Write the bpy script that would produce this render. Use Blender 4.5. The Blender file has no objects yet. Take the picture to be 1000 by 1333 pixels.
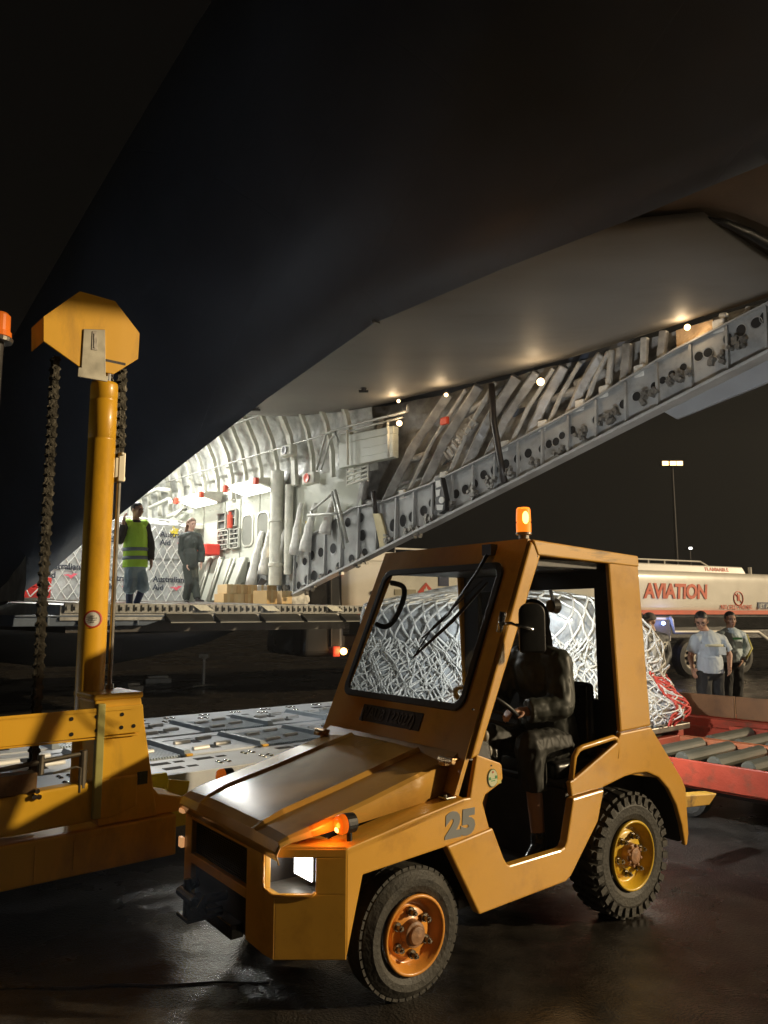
import bpy, bmesh, math, random
from mathutils import Vector, Matrix, noise
R = math.radians
random.seed(7)
sc = bpy.context.scene
COL = sc.collection
# ------------------------------------------------------------------ camera
PITCH = R(7.57)
CAM_H = 1.65
cd = bpy.data.cameras.new('camera')
cam = bpy.data.objects.new('camera', cd); COL.objects.link(cam)
cam.location = (0, 0, CAM_H)
cam.rotation_euler = (R(90) + PITCH, 0, 0)
cd.sensor_fit = 'HORIZONTAL'; cd.sensor_width = 36; cd.lens = 36.0
cd.clip_start = 0.05; cd.clip_end = 2000
sc.camera = cam
# ------------------------------------------------------------------ world, sun, exposure
w = bpy.data.worlds.new('World'); sc.world = w; w.use_nodes = True
nt = w.node_tree
bg = nt.nodes['Background']
sky = nt.nodes.new('ShaderNodeTexSky'); sky.sky_type = 'NISHITA'
sky.sun_disc = False
SUN_DIR = Vector((.99, -.10, 0)).normalized() * math.cos(R(16)) + Vector((0, 0, math.sin(R(16))))
hs = nt.nodes.new('ShaderNodeHueSaturation'); hs.inputs['Saturation'].default_value = .35
hs.inputs['Value'].default_value = 1.0
sky.sun_elevation = R(-6); sky.sun_rotation = R(118)
nt.links.new(sky.outputs[0], hs.inputs['Color']); nt.links.new(hs.outputs[0], bg.inputs['Color'])
bg.inputs['Strength'].default_value = 0.08
glow = nt.nodes.new('ShaderNodeMix'); glow.data_type = 'RGBA'; glow.blend_type = 'ADD'; glow.inputs[0].default_value = 1; glow.inputs[7].default_value = (.010, .010, .012, 1)
nt.links.new(hs.outputs[0], glow.inputs[6]); nt.links.new(glow.outputs[2], bg.inputs['Color'])
sd = bpy.data.lights.new('floodlight_sun', 'SUN'); sd.energy = 3.4; sd.angle = R(1.2)
sd.color = (1.0, .79, .50)
so = bpy.data.objects.new('floodlight_sun', sd); COL.objects.link(so)
so.rotation_euler = SUN_DIR.to_track_quat('Z', 'Y').to_euler()
sc.view_settings.view_transform = 'Standard'; sc.view_settings.look = 'None'
sc.view_settings.exposure = 0.0; sc.view_settings.gamma = 1
sc.cycles.max_bounces = 6
sc.cycles.use_denoising = True
sc.cycles.sample_clamp_indirect = 4

# ------------------------------------------------------------------ geometry of the survey
CP, SP = math.cos(PITCH), math.sin(PITCH)
def ray(x, y):
    u = (x - 500) / 1000; v = (666.5 - y) / 1000
    return Vector((u, CP - v * SP, SP + v * CP))
class Frame:
    """a right handed local frame: a along, b across, z up"""
    def __init__(s, o, ang):
        s.o = Vector(o); s.ang = ang
        s.a = Vector((math.cos(ang), math.sin(ang), 0)); s.b = Vector((-math.sin(ang), math.cos(ang), 0)); s.z = Vector((0, 0, 1))
    def __call__(s, a, b, z): return s.o + s.a * a + s.b * b + s.z * z
    def loc(s, p):
        q = Vector(p) - s.o; return (q.dot(s.a), q.dot(s.b), q.z)
    def hit(s, x, y, p0, n):
        """local point where a surveyed sight line meets the local plane (p0, n)"""
        P0 = s(*p0); Nn = s.a * n[0] + s.b * n[1] + s.z * n[2]
        C = Vector((0, 0, CAM_H)); d = ray(x, y)
        return s.loc(C + d * ((P0 - C).dot(Nn) / d.dot(Nn)))
    def at_b(s, x, y, b=0): return s.hit(x, y, (0, b, 0), (0, 1, 0))
    def at_a(s, x, y, a=0): return s.hit(x, y, (a, 0, 0), (1, 0, 0))
TUG = Frame((0.08, 3.49, 0), math.atan2(.592, .806))
# aircraft: a = aft along the fuselage (t), b = across, away (n); z measured from CAM_H
AIR = Frame((-3.86, 17, 0), math.atan2(-.761, .648))
def AC(t, n, z): return AIR(t, n, z + CAM_H)
def AH(x, y, n=0):
    q = AIR.at_b(x, y, n); return (q[0], q[1], q[2] - CAM_H)
LOD = Frame((-1.95, 4.11, 0), math.atan2(.648, .761))

# ------------------------------------------------------------------ mesh builder
WM = {}
BAKE = bpy.data.scenes.new('bake')
def bake(o):
    """the mesh of o with its modifiers applied, evaluated alone"""
    BAKE.collection.objects.link(o); vl = BAKE.view_layers[0]; vl.update(); dg = vl.depsgraph
    nm = bpy.data.meshes.new_from_object(o.evaluated_get(dg)); BAKE.collection.objects.unlink(o); return nm
def tag(o, label=None, cat=None, group=None, kind=None):
    if label: o['label'] = label
    if cat: o['category'] = cat
    if group: o['group'] = group
    if kind: o['kind'] = kind
    return o
def empty(name, loc, label, cat, group=None, rz=0):
    o = bpy.data.objects.new(name, None); COL.objects.link(o)
    o.location = loc; o.rotation_euler = (0, 0, rz); o.empty_display_size = .2
    WM[o.name] = Matrix.Translation(Vector(loc)) @ Matrix.Rotation(rz, 4, 'Z')
    return tag(o, label, cat, group)
class MB:
    def __init__(s): s.v = []; s.f = []; s.mi = []; s.m = 0
    def add(s, vs, fs):
        n = len(s.v); s.v += [tuple(p) for p in vs]; s.f += [tuple(i + n for i in f) for f in fs]; s.mi += [s.m] * len(fs); return s
    def hexa(s, p):  # 8 points: bottom 4 ccw, top 4
        return s.add(p, [(3, 2, 1, 0), (4, 5, 6, 7), (0, 1, 5, 4), (1, 2, 6, 5), (2, 3, 7, 6), (3, 0, 4, 7)])
    def box(s, fr, a0, a1, b0, b1, z0, z1):
        return s.hexa([fr(a, b, z) for z in (z0, z1) for a, b in ((a0, b0), (a1, b0), (a1, b1), (a0, b1))])
    def bxw(s, c, d, M=None):
        c = Vector(c); M = M or Matrix.Identity(3)
        return s.hexa([c + M @ Vector((x * d[0] / 2, y * d[1] / 2, z * d[2] / 2)) for z in (-1, 1) for x, y in ((-1, -1), (1, -1), (1, 1), (-1, 1))])
    def prism(s, pts, off):
        """pts: list of points (planar), extruded by the vector off"""
        off = Vector(off); n = len(pts); P = [Vector(p) for p in pts]
        return s.add(P + [p + off for p in P], [tuple(range(n - 1, -1, -1)), tuple(range(n, 2 * n))] + [(i, (i + 1) % n, n + (i + 1) % n, n + i) for i in range(n)])
    def tube(s, pts, r, n=8, closed=False, cap=True):
        P = [Vector(p) for p in pts]; m = len(P)
        rs = r if isinstance(r, (list, tuple)) else [r] * m
        T = []
        for i in range(m):
            if closed: t = P[(i + 1) % m] - P[i - 1]
            else: t = P[min(i + 1, m - 1)] - P[max(i - 1, 0)]
            T.append(t.normalized() if t.length > 1e-9 else Vector((0, 0, 1)))
        up = Vector((0, 0, 1)) if abs(T[0].z) < .9 else Vector((1, 0, 0))
        u = T[0].cross(up).normalized(); vs = []
        for i in range(m):
            u = (u - T[i] * u.dot(T[i]))
            u = u.normalized() if u.length > 1e-6 else T[i].orthogonal().normalized()
            v = T[i].cross(u)
            vs += [P[i] + (u * math.cos(2 * math.pi * k / n) + v * math.sin(2 * math.pi * k / n)) * rs[i] for k in range(n)]
        fs = []
        for i in range(m if closed else m - 1):
            j = (i + 1) % m
            fs += [(i * n + k, i * n + (k + 1) % n, j * n + (k + 1) % n, j * n + k) for k in range(n)]
        if cap and not closed:
            fs += [tuple(range(n - 1, -1, -1)), tuple((m - 1) * n + k for k in range(n))]
        return s.add(vs, fs)
    def cyl(s, p0, p1, r0, r1=None, n=20): return s.tube([p0, p1], [r0, r0 if r1 is None else r1], n)
    def lathe(s, prof, c, ax, n=32):
        """prof: (distance along ax, radius)"""
        c = Vector(c); ax = Vector(ax).normalized(); u = ax.orthogonal().normalized(); v = ax.cross(u)
        vs = [c + ax * d + (u * math.cos(2 * math.pi * k / n) + v * math.sin(2 * math.pi * k / n)) * r for d, r in prof for k in range(n)]
        fs = [(i * n + k, i * n + (k + 1) % n, (i + 1) * n + (k + 1) % n, (i + 1) * n + k) for i in range(len(prof) - 1) for k in range(n)]
        return s.add(vs, fs)
    def ell(s, c, r, M=None, n=12, m=8):
        c = Vector(c); M = M or Matrix.Identity(3); vs = []
        for i in range(m + 1):
            th = math.pi * i / m
            for k in range(n):
                ph = 2 * math.pi * k / n
                vs.append(c + M @ Vector((r[0] * math.sin(th) * math.cos(ph), r[1] * math.sin(th) * math.sin(ph), r[2] * math.cos(th))))
        return s.add(vs, [(i * n + k, (i + 1) * n + k, (i + 1) * n + (k + 1) % n, i * n + (k + 1) % n) for i in range(m) for k in range(n)])
    def cap(s, p0, p1, r0, r1=None, n=10):
        r1 = r0 if r1 is None else r1; p0 = Vector(p0); p1 = Vector(p1)
        s.tube([p0, p1], [r0, r1], n); s.ell(p0, (r0,) * 3, None, n, 6); s.ell(p1, (r1,) * 3, None, n, 6); return s
    def grid(s, rows):
        n = len(rows[0]); return s.add([p for r in rows for p in r], [(i * n + k, i * n + k + 1, (i + 1) * n + k + 1, (i + 1) * n + k) for i in range(len(rows) - 1) for k in range(n - 1)])
    def build(s, name, mat, parent=None, bevel=0, smooth=False, loc=None, solid=0, remesh=0, sm=0, seg=2, disp=0):
        me = bpy.data.meshes.new(name)
        Wp = WM[parent.name] if parent is not None else Matrix.Translation(Vector(loc or (0, 0, 0)))
        inv = Wp.inverted()
        me.from_pydata([inv @ Vector(p) for p in s.v], [], s.f)
        mats = mat if isinstance(mat, (list, tuple)) else [mat]
        for m_ in mats: me.materials.append(m_)
        if len(mats) > 1: me.polygons.foreach_set('material_index', s.mi)
        bm = bmesh.new(); bm.from_mesh(me)
        bmesh.ops.remove_doubles(bm, verts=bm.verts, dist=1e-5)
        bmesh.ops.recalc_face_normals(bm, faces=bm.faces); bm.to_mesh(me); bm.free()
        o = bpy.data.objects.new(name, me)
        if not remesh: COL.objects.link(o)
        WM[o.name] = Wp
        if remesh:
            m1 = o.modifiers.new('r', 'REMESH'); m1.mode = 'VOXEL'; m1.voxel_size = remesh; m1.use_smooth_shade = True
            if sm: m2 = o.modifiers.new('s', 'SMOOTH'); m2.iterations = sm; m2.factor = .5
            nm = bake(o)
            o.modifiers.clear(); o.data = nm; COL.objects.link(o)
            if disp:
                nv = len(nm.vertices); cs = [0.0] * nv * 3; ns = [0.0] * nv * 3
                nm.vertices.foreach_get('co', cs); nm.vertices.foreach_get('normal', ns)
                for i in range(0, nv * 3, 3):
                    q = Vector((cs[i] * 9, cs[i + 1] * 9, cs[i + 2] * 5.4))
                    f = (noise.noise(q * 1.3) * .6 + (abs(noise.noise(q * 2.3)) - .3) * .8) * disp
                    cs[i] += ns[i] * f; cs[i + 1] += ns[i + 1] * f; cs[i + 2] += ns[i + 2] * f
                nm.vertices.foreach_set('co', cs)
            smooth = True
        if parent is not None: o.parent = parent
        else: o.location = loc or (0, 0, 0)
        if solid:
            m3 = o.modifiers.new('t', 'SOLIDIFY'); m3.thickness = solid; m3.offset = 0
        if bevel:
            b = o.modifiers.new('b', 'BEVEL'); b.width = bevel; b.segments = seg; b.limit_method = 'ANGLE'; b.angle_limit = R(40); b.harden_normals = False
        if smooth:
            o.data.polygons.foreach_set('use_smooth', [True] * len(o.data.polygons))
        return o
def text_mesh(name, txt, size, org, U, V, mat, parent, bold=0, shear=0, ext=.002, align='LEFT', sx=1.0, spacing=1.0):
    cu = bpy.data.curves.new(name, 'FONT'); cu.body = txt; cu.size = size; cu.offset = bold; cu.shear = shear; cu.extrude = ext
    cu.align_x = align; cu.space_character = spacing; cu.resolution_u = 3
    o = bpy.data.objects.new(name, cu)
    me = bake(o)
    bpy.data.objects.remove(o)
    U = Vector(U).normalized(); V = Vector(V).normalized(); Nn = U.cross(V); org = Vector(org)
    inv = WM[parent.name].inverted() if parent is not None else Matrix.Identity(4)
    for v in me.vertices: v.co = inv @ (org + U * v.co.x * sx + V * v.co.y + Nn * v.co.z)
    me.materials.clear(); me.materials.append(mat)
    ob = bpy.data.objects.new(name, me); COL.objects.link(ob)
    if parent is not None: ob.parent = parent; WM[ob.name] = WM[parent.name]
    return ob
def curve_pts(P, k=5):
    P = [Vector(p) for p in P]; out = []
    for i in range(len(P) - 1):
        a, b, c, d = P[max(i - 1, 0)], P[i], P[i + 1], P[min(i + 2, len(P) - 1)]
        for j in range(k):
            t = j / k; out.append(.5 * ((2 * b) + (c - a) * t + (2 * a - 5 * b + 4 * c - d) * t * t + (3 * b - a - 3 * c + d) * t ** 3))
    return out + [P[-1]]
def copy_tree(o, parent=None):
    c = o.copy(); COL.objects.link(c); c.parent = parent
    for ch in list(o.children): copy_tree(ch, c)
    return c

# ------------------------------------------------------------------ materials
def mat(name, col, rough=.5, metal=0.0, var=.12, vs=3.0, bump=.0, bs=40.0, emit=None, es=0, dirt=0.0, dcol=(.03, .02, .015), ds=2.5, coat=0, alpha=1, trans=0, stretch=None, wet=0, spec=.5):
    m = bpy.data.materials.new(name); m.use_nodes = True; t = m.node_tree; N_ = t.nodes; L = t.links
    b = N_['Principled BSDF']
    b.inputs['Metallic'].default_value = metal; b.inputs['Roughness'].default_value = rough
    b.inputs['Coat Weight'].default_value = coat; b.inputs['Coat Roughness'].default_value = .12
    b.inputs['Specular IOR Level'].default_value = spec
    b.inputs['Transmission Weight'].default_value = trans
    b.inputs['Alpha'].default_value = alpha
    if emit: b.inputs['Emission Color'].default_value = (*emit, 1); b.inputs['Emission Strength'].default_value = es
    co = N_.new('ShaderNodeTexCoord'); src = co.outputs['Object']
    if stretch:
        mp = N_.new('ShaderNodeMapping'); mp.inputs['Scale'].default_value = stretch; L.new(src, mp.inputs['Vector']); src = mp.outputs[0]
    n1 = N_.new('ShaderNodeTexNoise'); n1.inputs['Scale'].default_value = vs; n1.inputs['Detail'].default_value = 6; L.new(src, n1.inputs['Vector'])
    r1 = N_.new('ShaderNodeMapRange'); r1.inputs[1].default_value = .3; r1.inputs[2].default_value = .7
    r1.inputs[3].default_value = 1 - var; r1.inputs[4].default_value = 1 + var; L.new(n1.outputs['Fac'], r1.inputs[0])
    mx = N_.new('ShaderNodeMix'); mx.data_type = 'RGBA'; mx.blend_type = 'MULTIPLY'; mx.inputs[0].default_value = 1
    mx.inputs[6].default_value = (*col, 1); L.new(r1.outputs[0], mx.inputs[7]); out = mx.outputs[2]
    if dirt:
        n2 = N_.new('ShaderNodeTexNoise'); n2.inputs['Scale'].default_value = ds; n2.inputs['Detail'].default_value = 9; n2.inputs['Roughness'].default_value = .65; L.new(src, n2.inputs['Vector'])
        r2 = N_.new('ShaderNodeMapRange'); r2.inputs[1].default_value = .52; r2.inputs[2].default_value = .72; r2.inputs[3].default_value = 0; r2.inputs[4].default_value = dirt; L.new(n2.outputs['Fac'], r2.inputs[0])
        m2 = N_.new('ShaderNodeMix'); m2.data_type = 'RGBA'; L.new(r2.outputs[0], m2.inputs[0]); L.new(out, m2.inputs[6]); m2.inputs[7].default_value = (*dcol, 1); out = m2.outputs[2]
    L.new(out, b.inputs['Base Color'])
    rr = N_.new('ShaderNodeMapRange'); rr.inputs[3].default_value = max(.02, rough - .12); rr.inputs[4].default_value = min(1, rough + .12); L.new(n1.outputs['Fac'], rr.inputs[0]); L.new(rr.outputs[0], b.inputs['Roughness'])
    if bump:
        n3 = N_.new('ShaderNodeTexNoise'); n3.inputs['Scale'].default_value = bs; n3.inputs['Detail'].default_value = 3; L.new(src, n3.inputs['Vector'])
        bp = N_.new('ShaderNodeBump'); bp.inputs['Strength'].default_value = bump; bp.inputs['Distance'].default_value = .02; L.new(n3.outputs['Fac'], bp.inputs['Height']); L.new(bp.outputs[0], b.inputs['Normal'])
        if wet:
            vo = N_.new('ShaderNodeTexVoronoi'); vo.inputs['Scale'].default_value = wet; L.new(src, vo.inputs['Vector'])
            rv = N_.new('ShaderNodeMapRange'); rv.inputs[1].default_value = 0; rv.inputs[2].default_value = .3; rv.inputs[3].default_value = 1; rv.inputs[4].default_value = 0; L.new(vo.outputs['Distance'], rv.inputs[0])
            b2 = N_.new('ShaderNodeBump'); b2.inputs['Strength'].default_value = .35; b2.inputs['Distance'].default_value = .004; L.new(rv.outputs[0], b2.inputs['Height']); L.new(bp.outputs[0], b2.inputs['Normal']); L.new(b2.outputs[0], b.inputs['Normal'])
    return m
def emis(name, col, s):
    m = bpy.data.materials.new(name); m.use_nodes = True; b = m.node_tree.nodes['Principled BSDF']
    b.inputs['Base Color'].default_value = (*[min(1, c) for c in col], 1); b.inputs['Emission Color'].default_value = (*col, 1); b.inputs['Emission Strength'].default_value = s
    return m
YEL = mat('tractor_yellow_paint', (.72, .375, .05), .32, var=.07, vs=2.2, bump=.04, bs=9, dirt=.35, dcol=(.30, .12, .02), ds=5, coat=.35)
YELH = mat('wet_hood_paint', (.60, .33, .07), .22, var=.1, vs=3, bump=.05, bs=5, dirt=.4, dcol=(.25, .13, .03), ds=4, coat=.45)
YELW = mat('wheel_rim_yellow_paint', (.78, .5, .03), .35, var=.1, dirt=.4, ds=12, coat=.2, bump=.03)
ORW = mat('wheel_rim_orange_paint', (.76, .32, .05), .35, var=.1, dirt=.3, ds=12, coat=.2, bump=.03)
LYEL = mat('loader_yellow_paint', (.80, .43, .02), .4, var=.08, vs=1.6, bump=.05, bs=7, dirt=.55, dcol=(.22, .10, .02), ds=3, coat=.2, stretch=(1, 1, .35))
RUB = mat('tyre_rubber', (.045, .042, .036), .62, var=.3, vs=14, bump=.25, bs=60, dirt=.5, dcol=(.10, .085, .06), ds=6)
BLK = mat('black_rubber', (.012, .012, .012), .45, var=.2, bump=.05)
BLKV = mat('black_vinyl', (.014, .013, .012), .28, var=.2, bump=.1, bs=18, coat=.2)
DARKM = mat('dark_painted_steel', (.035, .03, .027), .45, var=.3, vs=6, bump=.1, bs=20, dirt=.4, dcol=(.08, .05, .03))
STEEL = mat('worn_steel', (.35, .33, .30), .35, metal=.9, var=.2, vs=8, bump=.06, dirt=.4, dcol=(.10, .06, .03))
CHROME = mat('chrome', (.7, .7, .7), .1, metal=1, var=.05)
BOLT = mat('oily_bolt_steel', (.16, .14, .11), .3, metal=.7, var=.3, vs=30)
def glass_mat(name, col, a, rough=.03):
    m = bpy.data.materials.new(name); m.use_nodes = True; t = m.node_tree; t.nodes.clear()
    o = t.nodes.new('ShaderNodeOutputMaterial'); mx = t.nodes.new('ShaderNodeMixShader'); tr = t.nodes.new('ShaderNodeBsdfTransparent'); g = t.nodes.new('ShaderNodeBsdfGlossy')
    tr.inputs[0].default_value = (*col, 1); g.inputs['Roughness'].default_value = rough; fr = t.nodes.new('ShaderNodeFresnel'); fr.inputs[0].default_value = 1.45
    t.links.new(fr.outputs[0], mx.inputs[0]); t.links.new(tr.outputs[0], mx.inputs[1]); t.links.new(g.outputs[0], mx.inputs[2]); t.links.new(mx.outputs[0], o.inputs[0])
    # a film of rain on the pane: soft dried smears scatter a little
    d = t.nodes.new('ShaderNodeBsdfDiffuse'); d.inputs[0].default_value = (.5, .5, .5, 1); m2 = t.nodes.new('ShaderNodeMixShader')
    n = t.nodes.new('ShaderNodeTexNoise'); n.inputs['Scale'].default_value = 5; n.inputs['Detail'].default_value = 5; c = t.nodes.new('ShaderNodeTexCoord'); t.links.new(c.outputs['Object'], n.inputs['Vector'])
    r = t.nodes.new('ShaderNodeMapRange'); r.inputs[1].default_value = .4; r.inputs[2].default_value = .8; r.inputs[3].default_value = 0; r.inputs[4].default_value = a; t.links.new(n.outputs['Fac'], r.inputs[0]); t.links.new(r.outputs[0], m2.inputs[0])
    t.links.new(mx.outputs[0], m2.inputs[1]); t.links.new(d.outputs[0], m2.inputs[2]); t.links.new(m2.outputs[0], o.inputs[0])
    return m
GLASS = glass_mat('rainy_windscreen_glass', (.93, .96, .95), .22)
GLASS2 = glass_mat('rear_window_glass', (.85, .88, .88), .06)
ORANGE_ON = emis('lit_orange_lens', (1, .24, .015), 1.0)
SIGNAL_ON = mat('lit_signal_lens', (.6, .10, .01), .15, emit=(1, .16, .005), es=.55, coat=.6)
ORANGE_HOT = emis('hot_orange_core', (1, .5, .1), 6)
ORANGE = mat('orange_lens', (.7, .16, .02), .15, emit=(1, .2, .02), es=.25, coat=.5)
LAMPW = emis('lit_headlight_glass', (1, .98, .92), 12)
TEXTG = mat('grey_number_paint', (.22, .23, .23), .5)
WHITEP = mat('white_label', (.75, .75, .70), .5, var=.05)
GREENP = mat('green_print', (.08, .35, .12), .5)
REDP = mat('red_paint', (.62, .07, .03), .4, var=.1)

# ================================================================== GROUND AND SKY
def ground():
    m = bpy.data.materials.new('wet_asphalt'); m.use_nodes = True; t = m.node_tree; N_ = t.nodes; L = t.links; b = N_['Principled BSDF']
    co = N_.new('ShaderNodeTexCoord').outputs['Object']
    def nz(s, d=5, r=.6):
        n = N_.new('ShaderNodeTexNoise'); n.inputs['Scale'].default_value = s; n.inputs['Detail'].default_value = d; n.inputs['Roughness'].default_value = r; L.new(co, n.inputs['Vector']); return n.outputs['Fac']
    def rg(x, a, b_, c, d):
        n = N_.new('ShaderNodeMapRange'); n.inputs[1].default_value = a; n.inputs[2].default_value = b_; n.inputs[3].default_value = c; n.inputs[4].default_value = d; L.new(x, n.inputs[0]); return n.outputs[0]
    big = nz(.55, 6); mid = nz(4, 6); fine = nz(160, 3, .7)
    cr = N_.new('ShaderNodeValToRGB'); cr.color_ramp.elements[0].color = (.016, .014, .012, 1); cr.color_ramp.elements[1].color = (.06, .052, .043, 1)
    cr.color_ramp.elements[0].position = .35; cr.color_ramp.elements[1].position = .7; L.new(mid, cr.inputs[0])
    mx = N_.new('ShaderNodeMix'); mx.data_type = 'RGBA'; mx.blend_type = 'MULTIPLY'; mx.inputs[0].default_value = 1; L.new(cr.outputs[0], mx.inputs[6]); L.new(rg(fine, .3, .7, .5, 1.6), mx.inputs[7]); L.new(mx.outputs[2], b.inputs['Base Color'])
    pud = rg(big, .42, .56, 1, 0)
    L.new(rg(pud, 0, 1, .34, .12), b.inputs['Roughness'])
    vo = N_.new('ShaderNodeTexVoronoi'); vo.inputs['Scale'].default_value = 75; L.new(co, vo.inputs['Vector'])
    ad = N_.new('ShaderNodeMath'); ad.operation = 'ADD'; L.new(fine, ad.inputs[0]); L.new(vo.outputs['Distance'], ad.inputs[1])
    bp = N_.new('ShaderNodeBump'); bp.inputs['Distance'].default_value = .006; L.new(rg(pud, 0, 1, .75, .12), bp.inputs['Strength']); L.new(ad.outputs[0], bp.inputs['Height'])
    b2 = N_.new('ShaderNodeBump'); b2.inputs['Distance'].default_value = .03; b2.inputs['Strength'].default_value = .15; L.new(mid, b2.inputs['Height']); L.new(bp.outputs[0], b2.inputs['Normal']); L.new(b2.outputs[0], b.inputs['Normal'])
    g = MB().add([(-900, -900, 0), (900, -900, 0), (900, 900, 0), (-900, 900, 0)], [(0, 1, 2, 3)]).build('apron_ground', m)
    g['kind'] = 'structure'
    # a tar joint between two slabs, slightly raised
    j = MB(); tar = mat('joint_tar', (.012, .011, .01), .3, bump=.3)
    pts = [Vector((-2.2 + i * .12, 3.63 + i * .006 + .012 * math.sin(i * 1.7), .004)) for i in range(15)]
    rows = [[p + LOD.b * (.012 + .006 * math.sin(i * 2.3)) for i, p in enumerate(pts)], [p + Vector((0, 0, .005)) for p in pts], [p - LOD.b * .012 for p in pts]]
    j.grid(rows); o = j.build('apron_joint', tar); o['kind'] = 'structure'
ground()

# ================================================================== TOW TRACTOR
WID = 1.30
tug = empty('tow_tractor', TUG(.75, WID / 2, 0), 'yellow tow tractor with open cab, one headlight lit and the number 25 on its side', 'tow tractor', rz=TUG.ang)
def T(s, w_, h): return TUG(s, w_, h)
def side_plate(mb, pts, w0, w1):
    mb.prism([T(a, w0, h) for a, h in pts], TUG.b * (w1 - w0))
def arc(c, r, a0, a1, n=10, sy=1.0):
    return [(c[0] + r * math.cos(R(a0 + (a1 - a0) * i / n)), c[1] + r * sy * math.sin(R(a0 + (a1 - a0) * i / n))) for i in range(n + 1)]
def tractor():
    # outer side panels, both sides of the machine
    fender = [(-.288, .258), (-.288, .69), (.069, .755), (.365, .80), (.40, .80), (.448, .99), (.60, .935), (.612, .925), (.618, .86), (.60, .84), (.50, .80), (.482, .765), (.53, .62), (.245, .607), (-.206, .573)]
    sill = [(.245, .612), (.53, .648), (.60, .50), (.622, .468), (.64, .46), (1.0, .468), (1.03, .475), (1.048, .50), (1.107, .70), (1.115, .702), (1.36, .715), (1.352, .69), (1.06, .335), (1.035, .31), (.436, .281)]
    sill[-4] = (1.30, .56); sill[-3] = (1.075, .33)
    rear = [(1.112, .71), (1.10, .785), (1.15, .80), (1.50, .945), (1.535, .992), (1.819, 1.002), (2.10, .68), (2.133, .62), (2.14, .36), (2.12, .30), (2.098, .30)]
    rear += [(2.075, .42), (2.03, .54), (1.96, .64), (1.87, .715), (1.76, .757), (1.66, .762), (1.56, .757), (1.36, .722)]
    for s_, (w0, w1) in (('n', (0, .03)), ('f', (WID - .03, WID))):
        lab = 'front side panel' if s_ == 'n' else None
        m = MB(); side_plate(m, fender, w0 + .002, w1 - .002); m.build('front_fender', YEL, tug, .006)
        m = MB(); side_plate(m, sill, w0 - .012, w1 + .008); m.build('step_panel', YEL, tug, .008)
        m = MB(); side_plate(m, rear, w0, w1)
        m.build('rear_fender', YEL, tug, .008)
        # rear pillar of the cab and slim front pillar
        m = MB(); side_plate(m, [(1.535, .997), (1.819, 1.008), (1.765, 1.93), (1.745, 1.985), (1.486, 1.94)], w0, w1 + (.0 if s_ == 'n' else 0)); m.build('rear_pillar', YEL, tug, .012)
        m = MB(); a, b_ = (0, .045) if s_ == 'n' else (WID - .045, WID)
        side_plate(m, [(.405, .97), (.462, .985), (.935, 1.975), (.855, 2.03)], a, b_); m.build('front_pillar', YEL, tug, .01)
    # rust line at the roof edge
    m = MB()
    m.box(TUG, .86, 1.75, -.002, WID + .002, 1.945, 1.99); 
    # slightly falling side rails of the roof
    CHIP = mat('chipped_yellow_paint', (.76, .40, .045), .4, var=.1, dirt=1, dcol=(.05, .035, .02), ds=6, coat=.2, stretch=(.35, 1, 3))
    for a, b_ in ((-.006, .05), (WID - .05, WID + .006)):
        m2 = MB(); m2.hexa([T(.90, a, 1.955), T(1.762, a, 1.925), T(1.762, b_, 1.925), T(.90, b_, 1.955), T(.862, a, 2.037), T(1.758, a, 1.99), T(1.758, b_, 1.99), T(.862, b_, 2.037)]); m2.build('roof_rail', CHIP, tug, .008)
    m = MB(); m.hexa([T(.875, .04, 1.985), T(1.75, .04, 1.95), T(1.75, WID - .04, 1.95), T(.875, WID - .04, 1.985), T(.868, .04, 2.043), T(1.755, .04, 1.998), T(1.755, WID - .04, 1.998), T(.868, WID - .04, 2.043)])
    m.build('roof', YEL, tug, .01)
    m = MB(); m.box(TUG, .93, 1.72, .05, WID - .05, 1.90, 1.947); m.build('roof_lining', BLK, tug, .006)
    # windscreen panel
    def WP(u, v, o=0):  # u across 0..1.3, v 0..1 up the slope, o outwards
        s0, h0, s1, h1 = .335, .815, .868, 2.04
        nrm = (TUG.a * -(h1 - h0) + TUG.z * (s1 - s0)).normalized()
        return T(s0 + (s1 - s0) * v, u, h0 + (h1 - h0) * v) + nrm * o
    def vh(h): return (h - .815) / (2.04 - .815)
    def rrect(u0, u1, v0, v1, ru, rv, n=5):
        pts = []
        for cu, cv, a in ((u1 - ru, v0 + rv, -90), (u1 - ru, v1 - rv, 0), (u0 + ru, v1 - rv, 90), (u0 + ru, v0 + rv, 180)):
            for i in range(n + 1):
                t = R(a + 90 * i / n); pts.append((cu + ru * math.cos(t), cv + rv * math.sin(t)))
        return pts
    gv0, gv1 = vh(1.172), vh(1.91)
    inner = rrect(.135, 1.195, gv0, gv1, .06, .05)
    def ring(mb, inn, out, o0, o1):
        n = len(inn)
        for k in range(n):
            j = (k + 1) % n
            mb.hexa([WP(*out[k], o0), WP(*out[j], o0), WP(*inn[j], o0), WP(*inn[k], o0), WP(*out[k], o1), WP(*out[j], o1), WP(*inn[j], o1), WP(*inn[k], o1)])
    def outer_of(p):
        cu, cv = .665, (gv0 + gv1) / 2
        du, dv = p[0] - cu, p[1] - cv
        U0, U1, V0, V1 = .022, 1.285, 0.0, 1.0
        ts = []
        if du > 0: ts.append((U1 - cu) / du)
        if du < 0: ts.append((U0 - cu) / du)
        if dv > 0: ts.append((V1 - cv) / dv)
        if dv < 0: ts.append((V0 - cv) / dv)
        t = min(ts); return (cu + du * t, cv + dv * t)
    # frame panel: fine fan between glass opening and outline (with exact corners)
    dense = []
    for k in range(len(inner)):
        a, b_ = inner[k], inner[(k + 1) % len(inner)]
        nn = 6 if math.dist(a, b_) > .3 else 1
        dense += [(a[0] + (b_[0] - a[0]) * i / nn, a[1] + (b_[1] - a[1]) * i / nn) for i in range(nn)]
    out = [outer_of(p) for p in dense]
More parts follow.
